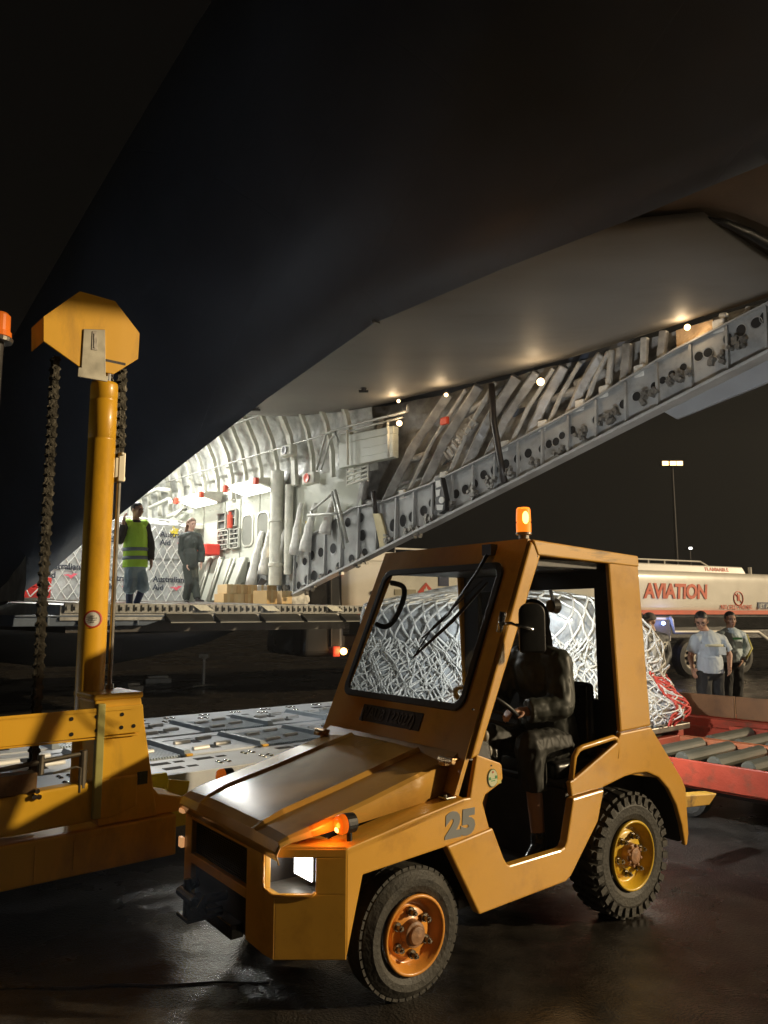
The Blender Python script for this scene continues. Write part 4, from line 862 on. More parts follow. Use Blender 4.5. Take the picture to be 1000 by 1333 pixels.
def sill():
    # far sill beam, pierced web with stiffeners and latches
    top = [AH(x, y) for x, y in ((324, 752), (352, 728), (378, 712), (398, 702), (420, 690), (445, 672), (462, 662), (500, 654), (560, 632), (600, 613), (640, 593), (700, 562), (760, 530), (800, 506), (840, 482), (880, 458), (940, 428), (1000, 398), (1080, 357))]
    bot = []
    for q in top:
        z = .24 if q[0] < 2.9 else SILLB(q[0]) ; bot.append(z)
    for i, q in enumerate(top):
        if q[0] < 3.2: bot[i] = .24 + max(0, q[0] - 2.9) * .2
    mb = MB()
    for i in range(len(top) - 1):
        a, b_ = top[i], top[i + 1]
        mb.hexa([AC(a[0], -.0, bot[i]), AC(b_[0], -.0, bot[i + 1]), AC(b_[0], .03, bot[i + 1]), AC(a[0], .03, bot[i]), AC(a[0], -.0, a[2]), AC(b_[0], -.0, b_[2]), AC(b_[0], .03, b_[2]), AC(a[0], .03, a[2])])
    web = mb.build('sill_beam', BEAMM, air)
    def zt(t): return interp([(q[0], q[2]) for q in top], t)
    def zb(t): return interp([(q[0], z) for q, z in zip(top, bot)], t)
    # flanges
    mb = MB()
    for f in (zb,):
        pts = [2.9 + i * .5 for i in range(23)]
        for a, b_ in zip(pts, pts[1:]):
            mb.hexa([AC(a, -.16, f(a) - .035), AC(b_, -.16, f(b_) - .035), AC(b_, .02, f(b_) - .035), AC(a, .02, f(a) - .035), AC(a, -.16, f(a)), AC(b_, -.16, f(b_)), AC(b_, .02, f(b_)), AC(a, .02, f(a))])
    for a, b_ in zip([q[0] for q in top], [q[0] for q in top][1:]):
        mb.hexa([AC(a, -.06, zt(a)), AC(b_, -.06, zt(b_)), AC(b_, .05, zt(b_)), AC(a, .05, zt(a)), AC(a, -.06, zt(a) + .02), AC(b_, -.06, zt(b_) + .02), AC(b_, .05, zt(b_) + .02), AC(a, .05, zt(a) + .02)])
    mb.build('beam_flange', mat('flange_pale_grey', (.40, .40, .385), .45, var=.15, dirt=.3), web)
    k = 0; t = 1.95
    while t < 14:
        mb = MB(); mb.hexa([AC(t, -.07, zb(t)), AC(t + .03, -.07, zb(t)), AC(t + .03, 0, zb(t)), AC(t, 0, zb(t)), AC(t, -.04, zt(t)), AC(t + .03, -.04, zt(t)), AC(t + .03, 0, zt(t)), AC(t, 0, zt(t))]); mb.build('stiffener', BEAMM, web)
        t += .48 if t < 6 else .42; k += 1
    # holes in the web
    hl = [(332, 764, 4), (342, 758, 4), (364, 748, 4.5), (385, 736, 4), (397, 731, 4), (406, 723, 5), (418, 719, 5), (434, 714, 5.5), (376, 765, 3), (389, 762, 4), (400, 755, 5), (409, 750, 6), (418, 752, 4), (430, 747, 4.5), (453, 680, 5), (470, 674, 5), (472, 697, 6), (458, 728, 5), (475, 720, 5), (441, 737, 4),
          (512, 684, 7), (525, 678, 7), (537, 673, 5.5), (552, 665, 5.5), (563, 655, 5), (594, 643, 5), (606, 637, 5), (618, 630, 5), (630, 618, 5), (644, 612, 5), (659, 604, 5), (674, 597, 5), (688, 590, 5), (706, 584, 4.5), (715, 578, 4.5), (724, 575, 4.5), (732, 567, 4), (745, 560, 4.5), (777, 546, 5), (812, 526, 5), (829, 516, 5), (852, 502, 4), (863, 495, 4), (875, 487, 4), (890, 478, 4), (910, 464, 5), (922, 459, 5), (948, 441, 6.5), (965, 430, 7), (996, 413, 7), (985, 420, 6)]
    m = MB()
    for x, y, r_ in hl:
        q = AH(x, y); D = (AC(q[0], 0, q[2])).y; rr = r_ * D / 1000 / .8
        if r_ > 6: pts = [AC(q[0] + rr * .75 * math.cos(R(a)), -.004, q[2] + rr * .95 * math.sin(R(a))) for a in range(0, 360, 24)]
        else: pts = [AC(q[0] + rr * math.cos(R(a)), -.004, q[2] + rr * math.sin(R(a))) for a in range(0, 360, 24)]
        mb = MB(); mb.prism(pts, AIR.b * .002); mb.build('lightening_hole', HOLE, web)
        n_ = len(pts); c = AC(q[0], -.004, q[2]); m = MB(); m.add(pts + [c + (p - c) * 1.16 - AIR.b * .006 for p in pts], [(i, (i + 1) % n_, n_ + (i + 1) % n_, n_ + i) for i in range(n_)]); m.build('hole_rim', BEAMM, web)
    # latch clusters
    rnd = random.Random(3)
    for x, y in ((352, 772), (372, 768), (396, 768), (408, 762), (424, 752), (444, 744), (462, 735), (476, 728), (508, 702), (534, 690), (544, 692), (560, 676), (588, 655), (616, 640), (640, 627), (665, 617), (698, 603), (728, 590), (756, 566), (790, 545), (800, 540), (845, 516), (880, 494), (892, 488), (935, 466), (958, 452)):
        q = AH(x, y, -.05); mb = MB(); M_ = Matrix.Rotation(AIR.ang, 3, 'Z'); s_ = .8
        for j in range(5):
            mb.bxw(AC(q[0] + rnd.uniform(-.09, .09), -.06 + rnd.uniform(-.03, .02), q[2] + rnd.uniform(-.07, .07)), (rnd.uniform(.03, .08) * s_, .06, rnd.uniform(.04, .11) * s_), M_ @ Matrix.Rotation(rnd.uniform(-.7, .7), 3, 'Y'))
        for j in range(2): mb.cyl(AC(q[0] - .05 + .1 * j, -.12, q[2]), AC(q[0] - .05 + .1 * j, -.02, q[2]), .025, n=8)
        mb.build('latch', mat('latch_metal', (.20, .19, .17), .4, metal=.4, var=.4, vs=30) if x == 352 else bpy.data.materials['latch_metal'], web)
    # instrument panel hanging over the beam
    q = [AH(x, y, -.16) for x, y in ((566, 623), (574, 621), (580, 650), (579, 664), (572, 669), (566, 664), (567, 645))]
    mb = MB(); mb.prism([AC(p[0], -.16, p[2]) for p in q], AIR.b * .10); ip = mb.build('control_box', mat('black_control_box', (.02, .02, .02), .4), air, .01)
    wht = mat('white_control_face', (.7, .7, .66), .5)
    for pts in ([(567, 626), (573, 625), (574, 633), (568, 635)], [(567, 638), (573, 637), (572, 645), (568, 647)], [(568, 657), (577, 657), (576, 664), (569, 664)]):
        mb = MB(); mb.prism([AC(p[0], -.166, p[2]) for p in [AH(x, y, -.166) for x, y in pts]], AIR.b * .004); mb.build('control_face', wht, ip)
    q = AH(575, 651, -.17); mb = MB(); mb.cyl(AC(q[0], -.18, q[2]), AC(q[0], -.16, q[2]), .05, n=14); mb.build('control_dial', wht, ip)
    # post under the beam's front end
    q = AH(382, 778, -.05); mb = MB(); mb.box(AIR, q[0] - .03, q[0] + .03, -.08, -.02, CAM_H + .1, CAM_H + .42); mb.build('beam_post', FRAMEM, web)
    mb = MB(); mb.bxw(AC(2.55, -.3, .45), (.12, .12, .5), Matrix.Rotation(.5, 3, 'Y')); mb.bxw(AC(2.8, -.3, .35), (.3, .1, .12)); mb.build('ramp_hinge_arm', DARKM, air, .01)
skin(); bay(); sill()
# ================================================================== CARGO LOADER (left)
def nz3(p, s=1): return noise.noise(Vector(p) * s)
def loader():
    L_ = LOD
    ld_ = empty('cargo_loader', L_(.3, .2, 0), 'yellow cargo loader with a tall chain mast, octagonal sheave guard and low silver roller deck', 'cargo loader', rz=L_.ang)
    A_M = Matrix.Rotation(L_.ang, 3, 'Z')
    # lower bumper, beams and column
    mb = MB(); mb.hexa([L_(-1.6, 0, .245), L_(.96, 0, .25), L_(.96, .5, .25), L_(-1.6, .5, .245), L_(-1.6, 0, .465), L_(.955, 0, .48), L_(.955, .5, .48), L_(-1.6, .5, .465)]); mb.build('lower_bumper', LYEL, ld_, .012)
    mb = MB()
    for a in (.16, -.5): mb.box(L_, a, a + .008, -.004, .0, .26, .45)
    mb.build('bumper_seam', LYEL, ld_, .002); mb = MB(); mb.box(L_, .36, .62, -.006, 0, .285, .44); mb.build('bumper_cover_plate', LYEL, ld_, .003)
    mb = MB(); mb.prism([L_(-1.6, .02, .52), L_(-.4, .02, .517), L_(.1, .02, .508), L_(.585, .02, .518), L_(.72, .02, .56), L_(.72, .02, .735), L_(.574, .02, .735), L_(.1, .02, .712), L_(-.4, .02, .69), L_(-1.6, .02, .66)], L_.b * .10); mb.build('lower_rail', LYEL, ld_, .012)
    mb = MB(); mb.prism([L_(-1.6, 0, .955), L_(.71, 0, .974), L_(.73, 0, 1.045), L_(.72, 0, 1.13), L_(-1.6, 0, 1.11)], L_.b * .012)
    mb.box(L_, -1.6, .71, 0, .07, 1.10, 1.112); mb.box(L_, -1.6, .70, 0, .07, .957, .967)
    ur = mb.build('upper_rail', LYEL, ld_, .004)
    for x, y in ((93, 936), (93, 956), (126, 933), (126, 951), (158, 947), (174, 945), (159, 930)):
        q = L_.at_b(x, y, -.001); mb = MB(); mb.cyl(L_(q[0], -.004, q[2]), L_(q[0], .0, q[2]), .011, n=14); mb.build('bolt_hole', HOLE, ur)
    mb = MB(); mb.hexa([L_(.50, .03, .48), L_(.85, .03, .48), L_(.85, .34, .48), L_(.50, .34, .48), L_(.45, .03, 1.165), L_(.72, .03, 1.175), L_(.72, .34, 1.175), L_(.45, .34, 1.165)])
    mb.box(L_, .44, .73, .02, .36, 1.165, 1.20); mb.prism([L_(.72, .05, .48), L_(1.0, .05, .48), L_(1.02, .05, .56), L_(.86, .05, .60), L_(.79, .05, .68)], L_.b * .3)
    col = mb.build('mast_column', LYEL, ld_, .01)
    mb = MB(); mb.box(L_, .455, .50, -.01, .03, .53, 1.15); mb.build('guide_channel', mat('olive_channel_paint', (.42, .38, .12), .4, dirt=.4), ld_, .006)
    mb = MB(); mb.box(L_, .715, .775, .022, .032, .675, .745)
    for a, z in ((.725, .69), (.75, .69), (.725, .715), (.75, .715)): mb.box(L_, a, a + .012, .018, .022, z, z + .018)
    mb.build('dark_badge', mat('dark_green_badge', (.05, .07, .05), .5), ld_)
    mb = MB(); mb.box(L_, .86, 1.16, .2, .62, .35, .52); mb.hexa([L_(1.0, .25, .50), L_(1.14, .25, .50), L_(1.14, .27, .50), L_(1.0, .27, .50), L_(1.02, .25, .63), L_(1.16, .25, .60), L_(1.16, .27, .60), L_(1.02, .27, .63)])
    mb.hexa([L_(.82, .5, .42), L_(1.18, .5, .42), L_(1.18, .54, .42), L_(.82, .54, .42), L_(.80, .5, .62), L_(1.12, .5, .62), L_(1.12, .54, .62), L_(.80, .54, .62)]); mb.build('deck_end_guard', mat('bright_yellow_paint', (.72, .62, .05), .45, dirt=.5), ld_, .006)
    # mast: outer tube, chrome piston, guard, sheave
    q = L_.at_b(111.5, 1000, .32); ma = q[0]
    mb = MB(); mb.lathe([(0, 0), (0, .083), (.45, .083), (.452, .086), (.50, .086), (.502, .083), (2.25, .083), (2.256, .079), (2.262, .083), (2.50, .083), (2.506, .079), (2.512, .083), (2.60, .083), (2.62, .078), (2.625, .05), (2.625, 0)], L_(ma, .32, .47), L_.z, 36); ms = mb.build('mast', LYEL, ld_, smooth=False)
    ms.data.polygons.foreach_set('use_smooth', [True] * len(ms.data.polygons))
    mb = MB(); mb.cyl(L_(ma, .32, 3.07), L_(ma, .32, 3.20), .052, n=28); mb.build('mast_piston', CHROME, ld_, smooth=False)
    def pl(pts, m_): return [L_(*L_.at_b(x, y, m_)) for x, y in pts]
    octp = [(104, 379), (150, 392), (182, 434), (180, 467), (148, 487), (137, 484), (137, 455), (108, 455), (104, 476), (57, 444), (57, 412)]
    octp = [(104, 379), (150, 392), (182, 434), (180, 467), (148, 487), (103, 477), (57, 444), (57, 412)]
    mb = MB(); P = pl(octp, .20); mb.prism(P, L_.b * .012); og = mb.build('sheave_guard', LYEL, ld_, .003)
    n_ = len(P); mb = MB(); ci = sum(P, Vector()) / n_
    for i in (5, 6, 7, 0, 1): 
        a, b_ = P[i], P[(i + 1) % n_]
        if i == 5: continue
        ia, ib = a + (ci - a) * .01, b_ + (ci - b_) * .01
        mb.add([a, b_, b_ + L_.b * .24, a + L_.b * .24, ia, ib, ib + L_.b * .24, ia + L_.b * .24], [(0, 1, 2, 3), (4, 5, 6, 7), (0, 4, 5, 1), (2, 6, 7, 3)])
    mb.build('guard_rim', LYEL, og)
    mb = MB(); P2 = pl([(109, 428), (137, 429), (138, 489), (141, 489), (140, 497), (101, 490), (102, 478), (106, 478)], .19); mb.prism(P2, L_.b * .01); br = mb.build('mast_head_bracket', mat('worn_zinc_plate', (.34, .32, .26), .45, metal=.5, var=.3, vs=10, dirt=.4), ld_, .003)
    mb = MB(); P3 = pl([(120, 431), (126, 431), (127, 456), (119, 455)], .186); mb.prism(P3, L_.b * .006)
    P4 = pl([(122, 434), (125, 434), (125, 453), (122, 453)], .182); mb.prism(P4, L_.b * .004); mb.build('bracket_key', STEEL, br, .002)
    mb = MB(); mb.box(L_, ma - .085, ma + .085, .20, .45, 3.19, 3.215); mb.box(L_, ma - .03, ma + .03, .22, .42, 3.20, 3.5); mb.build('mast_head', DARKM, ld_, .004)
    # sheave wheel behind the guard
    mb = MB(); mb.lathe([(.0, .0), (0, .17), (.04, .15), (.06, .15), (.10, .17), (.10, 0)], L_(ma, .26, 3.38), L_.b, 32); mb.build('sheave_wheel', DARKM, ld_)
    # chains
    def chain(x0, y0, x1, y1, m_, name):
        a = L_.at_b(x0, y0, m_); b_ = L_.at_b(x1, y1, m_); pa = L_(*a); pb = L_(*b_); d = pb - pa; n = int(d.length / .058); d = d / n
        mb = MB(); t = d.normalized(); s_ = L_.a; b = L_.b
        for i in range(n):
            w_ = .030 if i % 2 else .022; c0 = pa + d * i; c1 = c0 + d
            for k in (-1, 1):
                o = b * (w_ * k)
                pts = []
                for j in range(13):
                    f = j / 12; wd = .021 if f in (0, 1) else (.026 if .1 < f < .3 or .7 < f < .9 else .017)
                    pts.append(c0 - t * .015 + (c1 - c0 + t * .03) * f + s_ * wd + o)
                for j in range(12, -1, -1):
                    f = j / 12; wd = .021 if f in (0, 1) else (.026 if .1 < f < .3 or .7 < f < .9 else .017)
                    pts.append(c0 - t * .015 + (c1 - c0 + t * .03) * f - s_ * wd + o)
                mb.prism(pts, b * (.005 * k))
            mb.cyl(c0 - b * .040, c0 + b * .040, .010, n=8)
        return mb.build(name, mat('greasy_chain_steel', (.045, .04, .03), .33, metal=.7, var=.4, vs=20, bump=.15, bs=40), ld_)
    chain(72, 468, 43, 1005, .30, 'lift_chain'); chain(159, 484, 156, 592, .30, 'lift_chain')
    p0 = L_(*L_.at_b(156, 592, .30)); p1 = L_(*L_.at_b(156, 626, .30)); p2 = L_(*L_.at_b(155, 624, .30)); p3 = L_(*L_.at_b(143, 897, .30))
    p3 = Vector((p2.x, p2.y, p3.z))
    mb = MB(); 
    for k in (-1, 1): mb.bxw((p0 + p1) / 2 + L_.b * .03 * k, (.045, .012, (p0 - p1).length + .02), A_M)
    mb.bxw(p1 + Vector((0, 0, .01)), (.045, .07, .03), A_M); mb.cyl(p0 - L_.b * .05, p0 + L_.b * .05, .012, n=10); mb.build('chain_clevis', mat('pale_clevis_steel', (.5, .46, .36), .4, metal=.5), ld_, .006, seg=3)
    mb = MB(); mb.cyl(p2, p3, .014, n=14); mb.cyl(p3 - Vector((0, 0, .02)), p3 + Vector((0, 0, .03)), .026, n=12); mb.build('tie_rod', STEEL, ld_, smooth=False)
    # round warning sticker on the mast
    q = L_.at_b(107, 806, .235); c = Vector(L_(ma - .01, .235, q[2])); nn = Vector((0 - c.x, 0 - c.y, 0)).normalized(); c = Vector((L_(ma, .32, 0).x, L_(ma, .32, 0).y, q[2])) + nn * .0855; uu = Vector((-nn.y, nn.x, 0))
    def disc(r0, r1, off, name, m_, par):
        rows = []
        for i in range(25):
            a = 2 * math.pi * i / 24; row = []
            for r_ in (r0, r1):
                x = math.cos(a) * r_; row.append(c + uu * x + Vector((0, 0, math.sin(a) * r_)) + nn * (off - (x * x) / .17))
            rows.append(row)
        m2 = MB(); m2.grid(rows); return m2.build(name, m_, par)
    st = disc(0.0001, .052, .0015, 'round_sticker', WHITEP, ld_); disc(.043, .053, .003, 'sticker_ring', REDP, st)
    for k, s_ in enumerate(('THE ROD', 'MUST CLEAR THE', 'ALERT POSITION')): pass
    mb = MB()
    for k, wd in enumerate((.03, .05, .055, .03)):
        z = .018 - k * .012
        for j in range(int(wd / .008)):
            x = -wd / 2 + j * .008 + .004; mb.bxw(c + uu * x + Vector((0, 0, z)) + nn * (.004 - x * x / .17), (.005, .001, .005), Matrix.Rotation(math.atan2(uu.y, uu.x), 3, 'Z'))
    mb.build('sticker_print', DARKM, st)
    # pipes, valve block and hoses at the lower left
    mb = MB(); mb.tube([L_(-1.0, .05, .80), L_(-.05, .04, .845), L_(.42, .04, .885)], .013, 8); mb.cyl(L_(.18, .04, .80), L_(.18, .04, .90), .018, n=10); mb.cyl(L_(.405, .04, .70), L_(.405, .04, .90), .022, n=12); mb.tube([L_(.24, .02, .80), L_(.36, .02, .82), L_(.385, .02, .81), L_(.385, .02, .68)], .006, 6)
    mb.build('hydraulic_pipe', mat('grimy_pipe_steel', (.22, .19, .15), .4, metal=.7, dirt=.5), ld_)
    mb = MB(); mb.box(L_, -.5, .16, .02, .12, .715, .815); mb.box(L_, -.05, -.045, .015, .02, .72, .81); vb = mb.build('valve_block', mat('bronze_valve_block', (.22, .13, .06), .4, metal=.6, dirt=.6, ds=12), ld_, .006)
    for x, y in ((158, 565), (146, 590), (166, 590)):
        q = L_.at_b(x * .3, 860 + y * .3, .01); mb = MB(); mb.cyl(L_(q[0], -.01, q[2]), L_(q[0], .02, q[2]), .013, n=12); mb.build('valve_port', CHROME, vb)
    mb = MB(); mb.tube([L_(-.7, .25, .47), L_(-.1, .18, .50), L_(.2, .15, .505)], .014, 6); mb.build('hose', BLK, ld_, smooth=True)
    mb = MB(); mb.box(L_, -1.6, .9, .45, .6, .30, .50)
    for a in (-1.4, -.2): mb.lathe([(0, 0), (0, .24), (.03, .28), (.2, .28), (.23, .24), (.23, 0)], L_(a, .35, .28), L_.b, 28)
    mb.build('loader_undercarriage', DARKM, ld_)
    # orange lamp on a short post at the left
    c = L_(-.055, .30, 3.28); mb = MB(); mb.cyl(L_(-.10, .34, .5), L_(-.10, .34, 3.22), .03, n=12)
    mb.build('lamp_post', DARKM, ld_)
    c = L_(-.10, .34, 3.22); D_ = c.y
    mb = MB(); mb.lathe([(0, 0), (0, .075), (.02, .08), (.03, .07)], c, L_.z, 24); lb = mb.build('warning_lamp', STEEL, ld_)
    mb = MB(); mb.lathe([(.03, .07), (.06, .068), (.065, .06), (.16, .058), (.175, .045), (.18, 0)], c, L_.z, 24); mb.build('lamp_lens', ORANGE, lb, smooth=False)
    # ---- silver roller deck
    silver = mat('wet_silver_deck', (.56, .59, .63), .42, metal=.1, var=.12, vs=2.5, bump=.08, bs=9, dirt=.35, dcol=(.30, .31, .32), ds=3)
    def DK(name, boxes, m_, par, bevel=.004):
        mb = MB()
        for b_ in boxes: mb.box(L_, *b_)
        return mb.build(name, m_, par, bevel)
    Z = .50
    dk = DK('roller_deck', [(-1.8, 4.1, .97, 1.0, .33, Z), (-1.8, 5.35, 3.98, 4.0, .33, Z), (-1.8, 4.1, 1.0, 3.98, Z - .06, Z - .012), (4.1, 5.35, 2.62, 3.98, Z - .06, Z - .012)], silver, ld_)
    # longitudinal bands along a (edge bands with ball mats) and panels between
    DK('deck_band', [(-1.8, 4.1, 1.0, 1.55, Z - .012, Z), (-1.8, 5.35, 3.45, 3.98, Z - .012, Z)], silver, dk)
    DK('deck_band', [(-1.8, 4.1, 2.42, 2.6, Z - .012, Z)], silver, dk)
    rib_m = mat('ribbed_deck_plate', (.44, .50, .55), .38, metal=.1, var=.1)
    rnd = random.Random(11)
    whiter = mat('white_roller', (.78, .78, .76), .35)
    for i in range(10):
        a0 = -1.75 + i * .72
        for b0, b1 in ((1.62, 2.36), (2.66, 3.40)):
            if a0 > 3.4 and b0 < 2: continue
            if i % 2 == 0:
                mb = MB(); n = 26
                for k in range(n): mb.box(L_, a0 + .02 + .62 * k / n, a0 + .02 + .62 * (k + .55) / n, b0, b1, Z - .012, Z + .008)
                mb.box(L_, a0, a0 + .66, b0, b1, Z - .02, Z - .008); mb.build('ribbed_panel', rib_m, dk)
            else:
                DK('flat_panel', [(a0, a0 + .66, b0, b1, Z - .012, Z + .004)], silver, dk)
            # raised guide rail with sloping ends
            mb = MB(); mb.hexa([L_(a0 + .64, b0 - .05, Z), L_(a0 + .72, b0 - .05, Z), L_(a0 + .72, b1 + .03, Z), L_(a0 + .64, b1 + .03, Z), L_(a0 + .655, b0, Z + .045), L_(a0 + .705, b0, Z + .045), L_(a0 + .705, b1, Z + .045), L_(a0 + .655, b1, Z + .045)]); mb.build('guide_rail', rib_m, dk, .004)
            for j in range(2):
                bb = b0 + .17 + j * .36
                mb = MB(); mb.cyl(L_(a0 + .10, bb, Z + .012), L_(a0 + .26, bb + .02, Z + .012), .022, n=12); mb.build('deck_roller', whiter, dk, .004); mb = MB(); mb.cyl(L_(a0 + .36, bb + .1, Z + .012), L_(a0 + .52, bb + .12, Z + .012), .022, n=12); mb.build('deck_roller', whiter, dk, .004)
                DK('roller_pocket', [(a0 + .28, a0 + .36, bb - .02, bb + .14, Z + .004, Z + .007)], HOLE, dk, 0)
    for b0 in (1.18, 1.40, 3.58, 3.82):
        a = -1.6
        while a < (4.0 if b0 < 2 else 5.2):
            if rnd.random() < .72:
                mb = MB()
                for k in range(4): mb.ell(L_(a + (k % 2) * .07, b0 - .03 + (k // 2) * .06, Z), (.022, .022, .014), n=8, m=4)
                mb.build('ball_caster', CHROME, dk, smooth=True)
            else: DK('deck_slot', [(a - .03, a + .12, b0 - .035, b0 + .045, Z, Z + .003), (a + .16, a + .24, b0 - .02, b0 + .03, Z, Z + .003)], HOLE, dk, 0)
            a += .33 + rnd.random() * .1
    for i in range(11): DK('deck_tip_cap', [(-1.10 + i * .72, -1.04 + i * .72, 1.56, 1.60, Z, Z + .02)], LYEL, dk)
WLM = L0 = None
def loader_fill_lamp():  # unseen lamp and post, added as cool fill for nose, deck and hull
    par = bpy.data.objects['cargo_loader']; L_ = LOD; c = L_(-1.45, 2.2, 1.9)
    mb = MB(); mb.cyl(L_(-1.45, 2.2, .4), c, .03, n=12); mb.bxw(c, (.22, .14, .18), Matrix.Rotation(L_.ang, 3, 'Z')); w_ = mb.build('added_fill_lamp', DARKM, par, .01)
    mb = MB(); mb.bxw(c - L_.b * .075, (.18, .01, .14), Matrix.Rotation(L_.ang, 3, 'Z')); mb.build('added_lamp_lens', emis('fill_lamp_white', (.85, .93, 1), 12), w_)
    pd = bpy.data.lights.new('added_fill_light', 'POINT'); pd.energy = 16; pd.color = (.78, .88, 1); pd.shadow_soft_size = .12; po = bpy.data.objects.new('added_fill_light', pd); COL.objects.link(po); po.location = c + Vector((.15, .12, .05))
loader(); loader_fill_lamp()

# ================================================================== NETTED CARGO
NETM = mat('white_net_cord', (.72, .71, .66), .6, var=.1)
PLAS = mat('clear_wrap_over_boxes', (.52, .53, .51), .18, var=.35, vs=4, bump=1.0, bs=7, coat=.6, dirt=.3, dcol=(.30, .27, .22), ds=3)
def net_on(f, U, V, du, dv, r, name, par, seed=0, jit=.12, m_=None):
    """diamond net: f(u,v) gives the point; U,V ranges"""
    rnd = random.Random(seed); mb = MB(); nu = int((U[1] - U[0]) / du); nv = int((V[1] - V[0]) / dv)
    K = {}
    for i in range(nu + 1):
        for j in range(nv + 1): K[i, j] = (U[0] + du * (i + (.5 if j % 2 else 0)) + rnd.uniform(-jit, jit) * du, V[0] + dv * j + rnd.uniform(-jit, jit) * dv)
    for i in range(nu + 1):
        for j in range(nv):
            a = K[i, j]
            for ii in ((i, i - 1) if j % 2 == 0 else (i, i + 1)):
                if (ii, j + 1) in K:
                    b_ = K[ii, j + 1]
                    pts = [f(min(U[1], max(U[0], a[0] + (b_[0] - a[0]) * t)), a[1] + (b_[1] - a[1]) * t) for t in (0, .33, .67, 1)]
                    mb.tube(pts, r, 5, cap=False)
    return mb.build(name, m_ or NETM, par, smooth=True)
def pallet(t0, t1, n0, n1, h, label, seed, texts=(), red=False, col=None):
    zf = .22 if t1 < 1.5 else .20; p = empty('netted_pallet', AC((t0 + t1) / 2, (n0 + n1) / 2, zf), label, 'cargo pallet', 'netted pallets on the cargo floor', rz=AIR.ang)
    mb = MB(); mb.box(AIR, t0, t1, n0, n1, CAM_H + zf + .005, CAM_H + zf + .06); mb.build('pallet_base', STEEL, p, .01)
    rnd = random.Random(seed); body = col or PLAS
    rows = []
    K = 16; zs = [0, .02, .3, .6, .62, .64, .9, 1.0] 
    z = [zf + .06 + (h - .06) * k for k in (0, .03, .25, .47, .5, .53, .75, .95, 1)]
    for kz, zz in enumerate(z):
        inset = .06 if kz in (4,) else (.10 if kz == len(z) - 1 else .015); row = []
        corners = [(t1 - inset, n0 + inset), (t1 - inset, n1 - inset), (t0 + inset, n1 - inset), (t0 + inset, n0 + inset)]
        for c in range(4):
            a, b_ = corners[c], corners[(c + 1) % 4]
            for i in range(K):
                f = i / K; q = (a[0] + (b_[0] - a[0]) * f, a[1] + (b_[1] - a[1]) * f); w_ = .012 * nz3((q[0] * 2, q[1] * 2, zz * 2 + seed))
                row.append(AC(q[0] + w_, q[1] + w_, zz))
        row.append(row[0]); rows.append(row)
    mb = MB(); mb.grid(rows); mb.prism(rows[-1][:-1], Vector((0, 0, .01))); mb.build('wrapped_load', body, p, smooth=False)
    m_ = .02; H_ = h - .02
    net_on(lambda u, v: AC(t1 + m_ + .01 * nz3((u, v, seed), 5), u, zf + .06 + v), (n0, n1), (0, H_), .20, .17, .011, 'cargo_net', p, seed)
    net_on(lambda u, v: AC(u, n0 - m_, zf + .06 + v), (t0, t1), (0, H_), .20, .17, .011, 'cargo_net', p, seed + 1)
    net_on(lambda u, v: AC(u, v, zf + h + .02), (t0, t1), (n0, n1), .25, .22, .011, 'cargo_net', p, seed + 2)
    ink = mat('dark_print_%d' % seed, (.03, .035, .05), .6); pk = mat('pink_red_print_%d' % seed, (.75, .12, .16), .6)
    for n_, z_ in texts:
        o = AC(t1 + .030, n_, z_); text_mesh('printed_text', 'Australian', .17, o, AIR.b, AIR.z, ink, p, bold=.004)
        text_mesh('printed_text', 'Aid', .17, o - AIR.z * .17, AIR.b, AIR.z, ink, p, bold=.004)
        c = o + AIR.b * .50 - AIR.z * .12
        mb = MB(); mb.prism([c + AIR.b * x + AIR.z * y for x, y in ((-.13, .01), (-.03, .03), (.02, .01), (.06, .05), (.15, .04), (.07, -.01), (.02, -.06), (-.03, -.01))], AIR.a * .004); mb.build('printed_emblem', pk, p)
    return p
pallet(-2.0, .25, -2.72, -.62, 1.72, 'tall white netted pallet behind the woman in the flight suit', 21, texts=((-1.30, 1.60), (-2.50, 1.60), (-1.42, .66), (-2.45, .66)))
q = AC(.27, -.98, 1.72); mb = MB(); mb.prism([q + AIR.b * (.11 * math.cos(i * .6283) * (1 if i % 2 else .6)) + AIR.z * (.13 * math.sin(i * .6283) * (1 if i % 2 else .6)) for i in range(10)], AIR.a * .01)
tag(mb.build('hazard_label', mat('yellow_label', (.85, .68, .05), .5), None, loc=tuple(q)), 'yellow star shaped label at the top of the white netted pallet', 'label')
pallet(-2.0, .28, -3.93, -2.80, 1.22, 'lower white netted pallet with a pink band, left of the vested person', 33, texts=((-3.6, .85),))
REDLOAD = mat('red_tarpaulin', (.66, .04, .03), .45, var=.2, bump=.5, bs=6)
pallet(1.1, 2.4, -4.78, -4.06, .40, 'low red tarpaulin load under white net at the far left of the ramp', 45, col=REDLOAD)

# cartons stacked on the ramp
def carton(t, n, z, w_, d, h, m_, label, rz=0):
    c = AC(t, n, z); M_ = Matrix.Rotation(AIR.ang + rz, 3, 'Z'); mb = MB(); mb.bxw(c + Vector((0, 0, h / 2)), (d, w_, h), M_)
    o = mb.build('carton', m_, None, .006, loc=tuple(c)); tag(o, label, 'box', 'cartons stacked on the ramp')
    mb = MB(); mb.bxw(c + Vector((0, 0, h / 2)), (d + .003, .05, h + .003), M_); mb.build('packing_tape', TAPE, o); return o
TAPE = mat('tan_packing_tape', (.55, .42, .22), .25)
CARD = [mat('brown_cardboard_%d' % i, c, .75, var=.1, bump=.1) for i, c in enumerate(((.50, .33, .14), (.56, .40, .20), (.46, .30, .13)))]
WCARD = mat('white_carton', (.70, .68, .62), .6)
def cz(t): return .22 - .10 * (t - 1.5) / 3.5
k = 0
base_l = ['lower', 'upper']
ROW = ['first', 'second', 'third', 'fourth', 'fifth', 'sixth']
